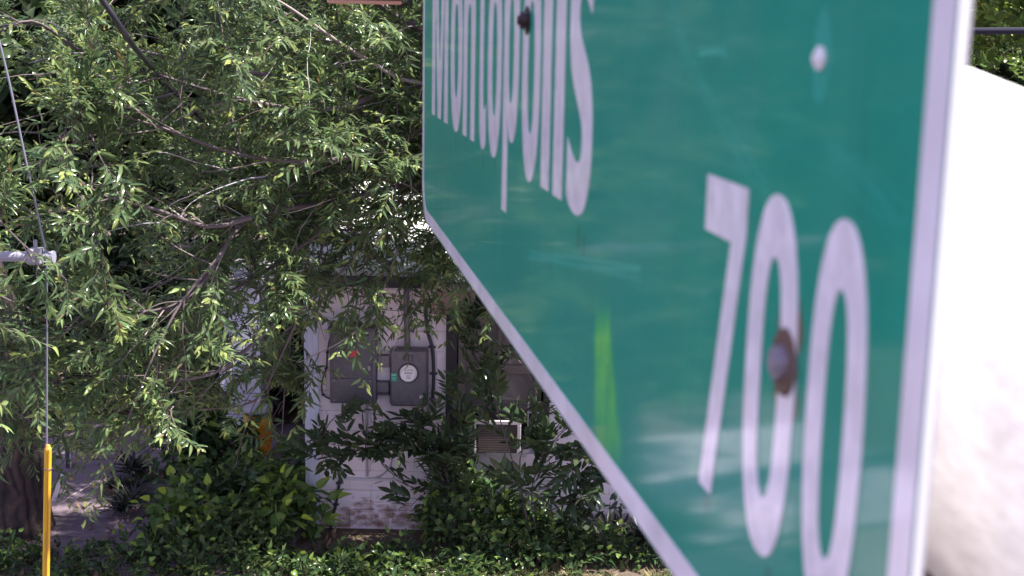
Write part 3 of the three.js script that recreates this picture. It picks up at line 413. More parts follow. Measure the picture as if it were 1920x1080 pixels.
// gaps in the crown: ellipsoids in the world, centre, radii
const gaps = [[705, 685, 10.5, 0.56, 0.3, 1.4], [630, 660, 10.9, 0.28, 0.26, 0.8], [60, 410, 9.2, 0.34, 0.52, 1.6], [930, 700, 10.8, 0.4, 0.55, 0.7], [486, 815, 10.4, 0.3, 0.24, 1.9], [316, 808, 10, 0.2, 0.24, 1.8], [200, 910, 9.6, 0.6, 0.36, 1.6], [50, 478, 8.2, 0.34, 0.13, 0.9], [450, 900, 10.4, 0.5, 0.2, 1], [465, 630, 11.2, 0.1, 0.3, 1.4]].map(([x, y, d, ...r3]) => [at(x, y, d), r3]);
const inGap = (q) => gaps.some(([c, [a, b, e]]) => ((q.x - c.x) / a) ** 2 + ((q.y - c.y) / b) ** 2 + ((q.z - c.z) / e) ** 2 < 1);
{ // the wide leaning tree that fills the left half; its trunk stands behind the sign
  const base = V(2.25, 0, -11.05), tree = thing('willow_tree', 'wide tree with narrow green leaves filling the left of the picture', 'tree', base);
  part('trunk', local(trunkGeometry([base, V(2.1, 1.6, -10.95), V(1.7, 3.0, -10.7), V(1.2, 4.2, -10.6)], 0.19, 0.12), tree), bark, tree);
  const J = V(1.2, 4.2, -10.6), K = V(1.7, 3.0, -10.7);
  const limbs = [
    { pts: [J, ...P([765, 152, 10.4], [700, 118, 10.15], [640, 82, 9.9], [520, 0, 9.5], [380, -70, 9.1])], r0: 0.03, r1: 0.006, mat: twigPale },
    { pts: [J, ...P([752, 170, 10.5], [620, 205, 10], [480, 192, 9.6], [300, 140, 9.2], [140, 90, 8.9])], r0: 0.04, r1: 0.006 },
    { pts: [J, ...P([800, 60, 10.7], [600, -70, 10], [420, -120, 9.6], [230, -60, 9.2])], r0: 0.06, r1: 0.01 },
    { pts: [J, ...P([780, 250, 10.5], [620, 300, 9.9], [450, 290, 9.4], [290, 235, 9], [130, 190, 8.7])], r0: 0.04, r1: 0.006 },
    { pts: [K, ...P([800, 345, 10.9], [650, 375, 10.5], [470, 410, 9.9], [400, 495, 9.3], [345, 560, 9.15], [300, 640, 9], [270, 710, 8.9])], r0: 0.05, r1: 0.007, from: 0.3 },
    { pts: P([470, 408, 9.5], [390, 425, 9.2], [300, 395, 9], [180, 360, 8.7], [120, 310, 8.5]), r0: 0.02, r1: 0.005 },
    { pts: P([400, 497, 9.3], [360, 555, 9.2], [270, 585, 9.1], [180, 565, 9], [100, 600, 8.8]), r0: 0.02, r1: 0.005 },
    { pts: [K, ...P([790, 300, 10.9], [620, 420, 10.5], [480, 520, 10.1], [370, 570, 9.8], [200, 600, 9.5], [50, 630, 9.2])], r0: 0.045, r1: 0.006 },
    { pts: [K, ...P([750, 360, 11], [700, 440, 10.9], [630, 520, 10.7], [570, 580, 10.5])], r0: 0.03, r1: 0.006, secs: 5, droop: -0.6 },
    { pts: P([742, 150, 10.3], [746, 250, 10.3], [742, 350, 10.3], [728, 425, 10.3], [690, 455, 10.3], [668, 452, 10.3]), r0: 0.011, r1: 0.005, secs: 3, size: 0.6 },
    { pts: P([740, 150, 10.4], [700, 240, 10.3], [640, 300, 10.2], [570, 330, 10.1], [520, 370, 10]), r0: 0.014, r1: 0.005, secs: 5, bare: 0.5 },
    { pts: P([750, 175, 10.6], [660, 130, 10.5], [610, 190, 10.4], [560, 260, 10.3], [545, 380, 10.2]), r0: 0.013, r1: 0.004, secs: 6, bare: 0.6 },
    { pts: [K, ...P([870, 330, 11.1], [830, 450, 11.1], [860, 530, 11.05], [930, 600, 11])], r0: 0.025, r1: 0.005, secs: 6, droop: -0.7, size: 0.7 },
    { pts: P([560, 560, 10.4], [500, 620, 10.1], [400, 700, 9.8], [250, 712, 9.5], [115, 705, 9.2]), r0: 0.02, r1: 0.005, secs: 7 },
    { pts: P([570, 570, 10.6], [520, 680, 10.6], [480, 750, 10.5], [330, 770, 10.2]), r0: 0.016, r1: 0.005, secs: 7, droop: -0.4 },
    { pts: P([300, 660, 9.2], [290, 730, 9.2], [262, 785, 9.15], [220, 792, 9.1], [175, 770, 9.05], [158, 745, 9]), r0: 0.01, r1: 0.004, secs: 2.2, size: 0.5 },
    { pts: P([345, 560, 9.15], [342, 620, 9.1], [348, 700, 9.1], [340, 755, 9.1], [310, 765, 9.1]), r0: 0.009, r1: 0.004, secs: 3, size: 0.6 },
    { pts: P([270, 710, 8.9], [235, 800, 8.9], [220, 855, 8.9], [175, 905, 8.9]), r0: 0.009, r1: 0.003, secs: 6, size: 0.5 },
    { pts: P([480, 660, 10.3], [420, 745, 10.2], [380, 742, 10.1], [340, 730, 10]), r0: 0.01, r1: 0.004, secs: 6, size: 0.6 },
    { pts: P([760, 430, 11.1], [690, 600, 11.15], [640, 640, 11.1], [560, 680, 11]), r0: 0.014, r1: 0.004, secs: 3, size: 0.5, mat: twigPale },
    { pts: P([620, 410, 10.6], [600, 480, 10.9], [590, 560, 11], [520, 640, 10.9], [500, 700, 10.8]), r0: 0.014, r1: 0.005, secs: 4, size: 0.7, droop: -0.5 },
    { pts: [J, ...P([800, 180, 12.2], [560, 150, 12.6], [330, 110, 12.6], [120, 60, 12.2])], r0: 0.05, r1: 0.01, secs: 4.2 },
    { pts: [J, ...P([800, 280, 12.3], [600, 330, 12.5], [430, 380, 12.3], [280, 430, 12])], r0: 0.05, r1: 0.01, secs: 4.2 },
    { pts: [J, ...P([820, -60, 12], [680, -160, 12.4], [480, -120, 12.6])], r0: 0.06, r1: 0.01 },
    { pts: [J, ...P([900, -120, 10.8], [760, -260, 10.4], [600, -330, 10])], r0: 0.05, r1: 0.01, secs: 8 },
    { pts: [K, ...P([800, 400, 11.2], [700, 430, 11], [560, 430, 10.6], [440, 470, 10.3])], r0: 0.025, r1: 0.005, secs: 7, droop: -0.4 },
    { pts: [K, ...P([820, 360, 11.4], [740, 400, 11.3], [640, 380, 11.2], [540, 400, 11])], r0: 0.025, r1: 0.005, secs: 7, droop: -0.3 },
    { pts: [J, ...P([780, 60, 12.8], [560, 20, 13.4], [330, -20, 13.8], [120, 10, 13.6])], r0: 0.05, r1: 0.01, secs: 5 },  // this and the next limb added at the back to shade the driveway
    { pts: [J, ...P([760, 160, 13.2], [520, 200, 14], [320, 220, 14.4], [150, 260, 14.2])], r0: 0.05, r1: 0.01, secs: 5 },
    { pts: [J, ...P([820, 10, 11], [680, 0, 11.2], [560, -30, 11.4], [470, -60, 11.4])], r0: 0.05, r1: 0.01, secs: 8 },  // dense limb added overhead to shade the driveway
    { pts: [J, ...P([860, -60, 10.9], [760, -120, 11], [640, -150, 11.1])], r0: 0.05, r1: 0.01, secs: 9 },
    { pts: [J, ...P([700, 0, 13.6], [560, 60, 14.6], [420, 90, 15.2], [300, 120, 15.4])], r0: 0.05, r1: 0.01, secs: 8, size: 1.2 },  // this and the next two limbs added behind the crown as driveway shade
    { pts: [J, ...P([720, -120, 13.4], [560, -110, 14.4], [420, -60, 15], [260, -20, 15.4])], r0: 0.05, r1: 0.01, secs: 8, size: 1.2 },
    { pts: [J, ...P([760, 100, 13.6], [620, 160, 14.6], [500, 180, 15.6], [400, 190, 16])], r0: 0.05, r1: 0.01, secs: 8, size: 1.2 },
    { pts: [J, ...P([760, 300, 13], [600, 380, 13.4], [480, 440, 13.6], [330, 520, 13.6], [220, 560, 13.4])], r0: 0.04, r1: 0.01, secs: 5 },
    { pts: P([585, 500, 11.3], [552, 600, 11.3], [535, 720, 11.3], [528, 830, 11.3]), r0: 0.014, r1: 0.004, secs: 11, size: 0.45, droop: -0.4 },
    { pts: P([690, 470, 11.35], [740, 520, 11.35], [800, 560, 11.3], [850, 590, 11.2]), r0: 0.012, r1: 0.004, secs: 6, size: 0.45, droop: -0.4, from: 0.05 },
    { pts: P([600, 480, 11.3], [650, 530, 11.3], [700, 565, 11.3]), r0: 0.012, r1: 0.004, secs: 6, size: 0.4, droop: -0.4, from: 0.05 },
    { pts: P([230, 130, 9], [150, 250, 8.7], [90, 330, 8.5], [70, 230, 8.4]), r0: 0.014, r1: 0.004, secs: 5 },
    { pts: P([140, 90, 8.9], [60, 40, 8.6], [0, 60, 8.4], [-60, 120, 8.2]), r0: 0.014, r1: 0.004 },
  ];
  const n = growTree(tree, limbs, { seed: 11, secs: 6.2, along: 0.55, spread: 0.85, pull: V(-0.28, 0.12, 0.12), branch: [0.35, 0.95], droop: -0.12, step: 0.068, lift: 0.12, bare: 0.12, variants: narrowShoots, mats: leafA, keep: (q) => !inGap(q), twigs: 230 });
  console.log('shoots', n);
}
{ // the thick trunk at lower left with a foreground bough
  const b = onGround(20, 1000), tree = thing('old_tree', 'thick dark ridged trunk at the lower left behind the yellow guard', 'tree', b);
  part('trunk', local(trunkGeometry([b, b.clone().add(V(-0.01, 0.8, 0)), b.clone().add(V(0.02, 1.5, 0)), b.clone().add(V(-0.55, 3.6, 0)), b.clone().add(V(-1.0, 6.5, 0.1))], 0.3, 0.15, 0.25, 60, 70, 0.09), tree), bark, tree);
  growTree(tree, [
    { pts: P([-260, 60, 9], [-120, 260, 8.3], [-30, 380, 7.9], [40, 455, 7.75], [125, 525, 7.7]), r0: 0.02, r1: 0.003, from: 0.35, size: 0.35, secs: 7 },
    { pts: P([-200, 560, 10.2], [-60, 640, 9.8], [40, 690, 9.5], [110, 720, 9.4]), r0: 0.02, r1: 0.005, secs: 8, size: 0.8 },
    { pts: P([-180, 620, 10.4], [-40, 720, 10], [40, 780, 9.9], [80, 800, 9.8]), r0: 0.02, r1: 0.005, secs: 6, size: 0.6 },
    { pts: P([-240, 300, 11], [-100, 420, 11.2], [-20, 540, 11.2], [60, 580, 11]), r0: 0.03, r1: 0.006, secs: 6 },
    { pts: [V(-4.75, 4.6, -11.3), V(-4.1, 4.9, -8.6), V(-3.35, 4.2, -7.0), V(-3.2, 3.4, -6.9), V(-3.18, 2.7, -6.9)], r0: 0.03, r1: 0.005, from: 0.72, secs: 26, size: 0.3 },  // bough outside the view, added to be mirrored in the sign
  ], { seed: 23, secs: 7, along: 0.6, spread: 0.8, pull: V(0.15, 0.05, 0.2), branch: [0.3, 0.8], droop: -0.15, step: 0.085, lift: 0.1, variants: narrowShoots, mats: leafA, keep: (q) => q.z > -7.85 || !inGap(q), mostShoots: 60, mostBranches: 40 });
}
const BROAD = { len: 0.3, n: 11, leaf: [0.1, 0.05], angle: [35, 75], color: [0.05, 0.09, 0.022], tip: [0.12, 0.17, 0.035], broad: 0.45, gaps: 0.08, petiole: 0.012, spiral: true };
const broadShoots = [0, 1, 2, 3].map((k) => makeShoot(200 + k, { ...BROAD, bend: 0.3 }));
const leafB = [leafMaterial(), leafMaterial([1.2, 1.15, 1])];
function roundTree(name, label, x, z, h, rx, ry, n, seed, opts = {}) {       // trunk, limbs and a crown of shoots in clumps round the limb ends
  const t = thing(name, label, 'tree', [x, 0, z], 0, opts.group), r = rng(seed), c = V(x, h - ry, z), shoots = [];
  part('trunk', local(trunkGeometry([V(x, 0, z), V(x + 0.1, h * 0.3, z), V(x - 0.05, h - ry, z)], opts.trunk ?? 0.16, 0.08, 0.4, 16, 16), t), bark, t);
  const clumps = []; for (let k = 0; k < (opts.clumps ?? 16); k++) { const a = r() * 6.283, e = span(r, -0.75, 1), q = Math.sqrt(1 - e * e) * span(r, 0.4, 0.9); clumps.push(c.clone().add(V(Math.cos(a) * q * rx, e * ry * 0.85, Math.sin(a) * q * rx))); }
  clumps.forEach((e) => { const m = c.clone().lerp(e, 0.5).add(V(0, 0.15, 0)); part('limb', local(limbGeometry([V(x, c.y - ry * 0.5, z), m, e], 0.035, 0.008, 8, 5), t), twigBark, t); });
  for (let k = 0; k < n; k++) { const e = pick(r, clumps), s = (opts.clump ?? 0.42) * rx, d = V(span(r, -1, 1), span(r, -1, 1), span(r, -1, 1)); if (d.length() > 1) { k--; continue; } const p = e.clone().addScaledVector(d, s); if (p.y < 0.15) continue; if (opts.keep && !opts.keep(p)) continue; shoots.push({ pos: p, dir: p.clone().sub(c).normalize().multiplyScalar(0.8).add(V(span(r, -0.6, 0.6), span(r, -0.3, 0.7), span(r, -0.6, 0.6))).normalize(), scale: (opts.scale ?? 1) * span(r, 0.8, 1.3) }); }
  strew(t, 'leafy_shoot', 'crown', opts.variants ?? broadShoots, opts.mats ?? leafB, shoots, opts.most ?? 0, seed + 1);
}
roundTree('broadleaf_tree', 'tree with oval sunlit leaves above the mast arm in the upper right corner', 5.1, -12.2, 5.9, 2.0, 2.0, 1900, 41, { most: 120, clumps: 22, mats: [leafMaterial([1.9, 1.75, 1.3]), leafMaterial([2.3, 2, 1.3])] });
// shaded trees beyond the building
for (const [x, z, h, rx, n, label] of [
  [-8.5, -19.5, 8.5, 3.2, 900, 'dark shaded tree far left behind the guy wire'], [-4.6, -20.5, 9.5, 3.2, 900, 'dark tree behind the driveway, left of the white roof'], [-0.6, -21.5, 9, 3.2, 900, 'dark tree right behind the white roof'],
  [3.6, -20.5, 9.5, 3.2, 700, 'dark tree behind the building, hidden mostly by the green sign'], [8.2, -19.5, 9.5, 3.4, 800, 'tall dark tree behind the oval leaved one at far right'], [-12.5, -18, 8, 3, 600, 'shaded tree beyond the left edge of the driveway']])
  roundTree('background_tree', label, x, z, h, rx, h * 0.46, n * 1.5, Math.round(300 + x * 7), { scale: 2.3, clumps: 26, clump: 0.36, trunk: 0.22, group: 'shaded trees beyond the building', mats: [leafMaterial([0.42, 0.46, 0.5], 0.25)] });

{ // far wood closing the view beyond the shaded trees
  const r = rng(92), list = [], o = thing('far_wood', 'dark far wood closing off the view behind the nearer trees', 'wood', [0, 0, -25]); o.userData.kind = 'stuff';
  for (let k = 0; k < 9500; k++) list.push({ pos: V(span(r, -24, 18), 7.5 * Math.pow(r(), 0.8), -25 + span(r, -1.2, 1.2) + 1.2 * Math.sin(k)), dir: V(span(r, -1, 1), span(r, -0.3, 0.8), span(r, -0.2, 1)).normalize(), scale: span(r, 2.2, 3.4) });
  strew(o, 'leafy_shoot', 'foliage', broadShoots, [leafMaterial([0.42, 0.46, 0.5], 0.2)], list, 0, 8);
}
// vines with heart shaped leaves
const HEART = { len: 0.32, n: 7, leaf: [0.12, 0.072], angle: [45, 95], color: [0.042, 0.085, 0.022], tip: [0.11, 0.18, 0.03], broad: 0.3, petiole: 0.035, gaps: 0.05, seg: 5, bark: [0.06, 0.07, 0.03] };
const heartShoots = [0, 1, 2, 3].map((k) => makeShoot(400 + k, { ...HEART, bend: 0.35, spiral: k % 2 }));
const leafC = [leafMaterial([1, 1, 1], 0.55), leafMaterial([1.2, 1.15, 1.05], 0.55)];
function mound(name, label, category, lumps, density, seed, opts = {}) {     // a heap of vine shoots over lumps [x, z, rx, rz, height]
  const o = thing(name, label, category, [lumps[0][0], 0, lumps[0][1]], 0, opts.group), r = rng(seed), list = [], stems = [];
  for (const [x, z, rx, rz, h] of lumps) {
    const n = Math.round(density * (rx * rz * 3.1 + h * (rx + rz) * 2.2));
    for (let k = 0; k < n; k++) {
      const a = r() * 6.283, q = Math.pow(r(), 0.55), inner = r() < 0.35 ? span(r, 0.45, 0.9) : span(r, 0.9, 1.08), y = h * Math.sqrt(Math.max(0, 1 - q * q * 0.98)) * inner, p = V(x + Math.cos(a) * q * rx, Math.max(0.03, y), z + Math.sin(a) * q * rz);
      const nrm = V(Math.cos(a) * q / rx, 0.9 * y / (h * h + 0.05), Math.sin(a) * q / rz).normalize(), run = V(span(r, -1, 1), span(r, -0.5, 0.6), span(r, -1, 1)).addScaledVector(nrm, 0.35).normalize();
      list.push({ pos: p, dir: run, scale: (opts.scale ?? 1) * span(r, 0.45, 1.25), roll: span(r, -0.7, 0.7) });
    }
    for (let k = 0; k < 5; k++) { const a = r() * 6.283, e = V(x + Math.cos(a) * rx * 0.7, h * 0.7, z + Math.sin(a) * rz * 0.7); stems.push(limbGeometry([V(x + span(r, -0.1, 0.1), 0, z), V(x, h * 0.55, z).lerp(e, 0.4), e], 0.008, 0.003, 6, 4)); }
  }
  part('stem', local(merge(stems), o), twigBark, o);
  strew(o, 'leafy_vine', 'foliage', opts.variants ?? heartShoots, opts.mats ?? leafC, list, opts.most ?? 100, seed + 9);
}
const gp = (px, py) => { const g = onGround(px, py); return [g.x, g.z]; };
mound('vine_heap', 'vine covered heap with heart shaped leaves between driveway and wall', 'vine', [[-2.75, -11.7, 0.45, 0.4, 0.42], [-2.35, -11.6, 0.5, 0.45, 0.5], [-2.4, -12.3, 0.45, 0.4, 0.16], [-2.9, -12.4, 0.35, 0.4, 0.3], [-2.12, -11.5, 0.26, 0.3, 0.36]], 56, 51, { scale: 0.8 });
mound('vine_hedge', 'low strip of leafy ground vines along the foot of the wall', 'vine', [[-2.6, -11.0, 0.7, 0.4, 0.3], [-1.45, -10.8, 0.7, 0.25, 0.04], [-0.7, -10.8, 0.7, 0.25, 0.05], [-3.6, -10.62, 0.9, 0.3, 0.12], [-2.2, -10.62, 0.9, 0.3, 0.1], [-0.8, -10.66, 0.9, 0.3, 0.05], [0.2, -10.9, 0.6, 0.2, 0.12], [-4.7, -10.7, 0.6, 0.3, 0.1], [0.1, -11.15, 0.6, 0.35, 0.3], [0.75, -11.15, 0.5, 0.3, 0.16], [1.5, -11.15, 0.6, 0.35, 0.12], [2.6, -11.2, 0.8, 0.4, 0.25], [4, -11.2, 0.9, 0.4, 0.3]], 135, 52, { most: 150, scale: 0.62, variants: [...heartShoots, ...broadShoots] });
mound('window_vine', 'dense bush of dark vine leaves in front of the window and its air conditioner', 'bush', [[-0.3, -11.3, 0.34, 0.22, 0.62], [0.08, -11.3, 0.24, 0.2, 0.38], [-0.52, -11.35, 0.2, 0.2, 0.72]], 78, 53, { most: 90, scale: 0.75 });
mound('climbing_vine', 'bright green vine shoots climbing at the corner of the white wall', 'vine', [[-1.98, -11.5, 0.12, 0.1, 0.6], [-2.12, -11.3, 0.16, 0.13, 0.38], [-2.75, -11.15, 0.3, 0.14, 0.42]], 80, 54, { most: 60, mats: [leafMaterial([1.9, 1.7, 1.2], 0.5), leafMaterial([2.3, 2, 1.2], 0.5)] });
mound('driveway_shrub', 'tall dark shrub column between driveway and yellow bin', 'shrub', [[-3.25, -12.9, 0.22, 0.25, 0.62], [-2.95, -13.0, 0.3, 0.25, 0.55], [-2.0, -12.4, 0.16, 0.25, 0.5]], 70, 55, { most: 40 });
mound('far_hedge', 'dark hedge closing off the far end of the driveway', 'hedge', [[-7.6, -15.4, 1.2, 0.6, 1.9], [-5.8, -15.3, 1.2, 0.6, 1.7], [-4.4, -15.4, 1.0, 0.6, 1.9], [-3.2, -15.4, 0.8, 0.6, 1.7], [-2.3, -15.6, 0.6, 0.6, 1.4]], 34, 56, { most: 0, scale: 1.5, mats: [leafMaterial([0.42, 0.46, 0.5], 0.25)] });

// shrubs and saplings with compound leaves before the wall
const fronds = [0, 1, 2, 3].map((k) => makeFrond(500 + k, { len: 0.25, pairs: 3 + (k % 2), leaf: [0.125, 0.044], color: [0.042, 0.072, 0.024] }));
const leafD = [leafMaterial([1, 1, 1], 0.6), leafMaterial([0.75, 0.8, 0.8], 0.6)];
function sapling(name, label, category, boughs, o) {
  const b0 = boughs[0].pts[0], t = thing(name, label, category, [b0.x, b0.y, b0.z], 0, o.group), r = rng(o.seed), list = [];
  for (const B of boughs) {
    const c = new THREE.CatmullRomCurve3(B.pts), L = c.getLength(); part('stem', local(limbGeometry(B.pts, B.r ?? 0.009, 0.003, 18, 5), t), twigBark, t);
    const n = Math.round(L * (B.n ?? 14)); for (let k = 0; k < n; k++) { const u = (B.from ?? 0.25) + (1 - (B.from ?? 0.25)) * (k + r()) / n, p = c.getPointAt(Math.min(u, 1)), q = c.getTangentAt(Math.min(u, 1)); list.push({ pos: p, dir: q.clone().multiplyScalar(0.5).add(V(span(r, -0.9, 0.9), span(r, -0.7, 0.4), span(r, -0.7, 0.9))).normalize(), scale: (o.scale ?? 1) * span(r, 0.7, 1.2), roll: span(r, -0.5, 0.5) }); }
  }
  strew(t, 'compound_leaf', 'foliage', o.variants ?? fronds, o.mats ?? leafD, list, o.most ?? 150, o.seed + 2);
}
{
  const g = (x, z) => V(x, 0, z), Z = 11.2;
  sapling('ash_sapling', 'ash sapling with compound leaves reaching across the wall below the meters', 'sapling', [
    { pts: [g(-0.55, -11.2), ...P([835, 880, Z], [800, 835, Z], [740, 825, Z], [650, 840, Z], [590, 855, Z])], from: 0.35, n: 22 },
    { pts: [g(-0.55, -11.2), ...P([830, 900, Z], [770, 830, Z - 0.1], [700, 850, Z - 0.1], [620, 860, Z - 0.1])], from: 0.35, n: 18 },
    { pts: [g(-0.55, -11.2), ...P([850, 860, Z], [830, 810, Z], [785, 785, Z], [745, 795, Z])], from: 0.4, n: 18 },
    { pts: [g(-0.5, -11.2), ...P([840, 900, Z], [790, 930, Z], [770, 950, Z])], from: 0.3, n: 22 },
    { pts: [g(-0.5, -11.2), ...P([870, 850, Z], [860, 760, Z], [880, 720, Z], [900, 680, Z])], from: 0.3, n: 10 },
    { pts: P([590, 860, 11.3], [620, 790, 11.3], [650, 770, 11.3]), n: 12, from: 0.1 }], { seed: 61, most: 180 });
  sapling('window_sapling', 'leggy sapling with hanging leaves in front of the dark window', 'sapling', [
    { pts: [g(0.25, -11.1), ...P([965, 880, 11], [930, 760, 11], [900, 640, 11], [870, 590, 11])], from: 0.5, n: 13, r: 0.01 },
    { pts: [g(0.25, -11.1), ...P([975, 860, 11], [1010, 760, 11], [985, 690, 11], [930, 640, 11])], from: 0.3, n: 10 },
    { pts: [g(0.3, -11.1), ...P([1000, 900, 11], [1070, 800, 11], [1100, 830, 11], [1090, 860, 11])], from: 0.35, n: 24 }], { seed: 62, most: 100, variants: fronds });
  const bigLeaf = [0, 1, 2].map((k) => makeShoot(600 + k, { len: 0.3, n: 9, leaf: [0.125, 0.052], angle: [40, 80], color: [0.032, 0.058, 0.022], broad: 0.45, petiole: 0.01, gaps: 0.05, bend: 0.3, spiral: true }));
  sapling('privet_sapling', 'sapling with large oval leaves standing out against the wall beside the sign edge', 'sapling', [
    { pts: [g(0.95, -11.15), ...P([1095, 960, 11], [1085, 900, 11], [1070, 850, 11])], from: 0.4, n: 12 }, { pts: [g(0.95, -11.15), ...P([1105, 940, 11], [1120, 900, 11], [1135, 880, 11])], from: 0.4, n: 10 }, { pts: P([1200, 905, 11], [1110, 905, 11], [1030, 915, 11], [975, 925, 11]), from: 0.1, n: 7, r: 0.006 }], { seed: 63, variants: bigLeaf, most: 60 });
  const strap = [0, 1, 2].map((k) => { const r = rng(700 + k), G = new Growth(); for (let q = 0; q < 16; q++) { const a = q * 2.4, e = span(r, 0.3, 1.2); G.leaf(V(0, 0, 0), V(Math.cos(a) * e, 1, Math.sin(a) * e), V(-Math.cos(a), 0.6, -Math.sin(a)), span(r, 0.2, 0.36), 0.035, tinted(r, [0.022, 0.028, 0.02], 0.3), { curl: span(r, 0.2, 0.8), fold: 0.4, broad: 0.4 }); } return G.build(); });
  const darkMat = [leafMaterial([1, 1, 1.1], 0.5)];
  for (const [x, z, s, l] of [[1.0, -11.45, 0.9, 'dark strap leaved plant at the wall, leftmost near the oval leaved sapling'], [1.35, -11.4, 1.1, 'dark strap leaved plant in the middle of three under the sign edge'], [1.7, -11.35, 1.1, 'dark strap leaved plant nearest the sign border at the foot of the wall'], [-3.75, -12.3, 0.8, 'dark spiky plant on the driveway edge left of the vine heap'], [-3.6, -11.9, 0.8, 'dark spiky plant at the vine heap foot, nearer the camera'], [-3.85, -12.9, 0.8, 'dark spiky plant farther up the driveway edge']]) {
    const t = thing('strap_leaved_plant', l, 'plant', [x, 0, z], x * 5, 'dark strap leaved plants'), r = rng(800 + Math.round(x * 10)); for (let k = 0; k < 5; k++) { const m = part('rosette', strap[k % 3], darkMat[0], t, [span(r, -0.16, 0.16), span(r, 0, 0.12), span(r, -0.12, 0.12)]); m.rotation.y = r() * 6; m.scale.setScalar(s * span(r, 0.8, 1.2)); }
  }
}
// dry pale grass strip in the sun at the lower edge
{
  const r = rng(44), G = new Growth(); for (let k = 0; k < 14; k++) { const a = r() * 6.28; G.leaf(V(span(r, -0.05, 0.05), 0, span(r, -0.05, 0.05)), V(Math.cos(a) * 0.6, 1, Math.sin(a) * 0.6), V(Math.sin(a), 0.3, Math.cos(a)), span(r, 0.04, 0.1), 0.006, tinted(r, r() < 0.5 ? [0.3, 0.27, 0.15] : [0.14, 0.17, 0.06], 0.3), { curl: 0.6, seg: 3 }); }
  const n = 5200, im = new THREE.InstancedMesh(G.build(), leafMaterial([1, 1, 1], 0.2), n), M = new THREE.Matrix4(), q = new THREE.Quaternion();
  for (let k = 0; k < n; k++) { q.setFromAxisAngle(UP, r() * 6.28); const s = span(r, 0.6, 1.3); M.compose(V(span(r, -6, 7), 0, span(r, -10.75, -8.6)), q, V(s, s, s)); im.setMatrixAt(k, M); }
  im.name = 'grass'; im.userData = { kind: 'stuff', label: 'dry pale grass strip in the sun at the lower edge of the picture', category: 'grass' }; scene.add(im);
}

{ // fallen leaves
  const r = rng(45), G = new Growth(); G.leaf(V(-0.04, 0, 0), V(1, 0.1, 0), UP, 0.09, 0.035, [1, 1, 1], { curl: -0.6, fold: 0.3, twist: 0.6 });
  const n = 2600, im = new THREE.InstancedMesh(G.build(), new THREE.MeshStandardMaterial({ vertexColors: true, roughness: 0.85, side: THREE.DoubleSide }), n), M = new THREE.Matrix4(), q = new THREE.Quaternion(), c = new THREE.Color();
  for (let k = 0; k < n; k++) { const x = span(r, -7, 6), z = span(r, -14.3, -10); if (x > -1.95 && z < -11.6) { M.makeScale(0, 0, 0); M.setPosition(0, -1, -9); } else { q.setFromEuler(new THREE.Euler(span(r, -0.4, 0.4), r() * 6.28, span(r, -0.4, 0.4))); const s = span(r, 0.5, 1.2); M.compose(V(x, x < -1.95 && x > -7.9 && z < -10.2 ? 0.056 : 0.015, z), q, V(s, s, s)); } im.setMatrixAt(k, M); const f = span(r, 0.5, 1.3); im.setColorAt(k, r() < 0.3 ? c.setRGB(0.12 * f, 0.11 * f, 0.03 * f) : c.setRGB(0.16 * f, 0.1 * f, 0.06 * f)); }
  im.name = 'leaf_litter'; im.userData = { kind: 'stuff', label: 'brown fallen leaves scattered on driveway and soil', category: 'litter' }; scene.add(im);
}
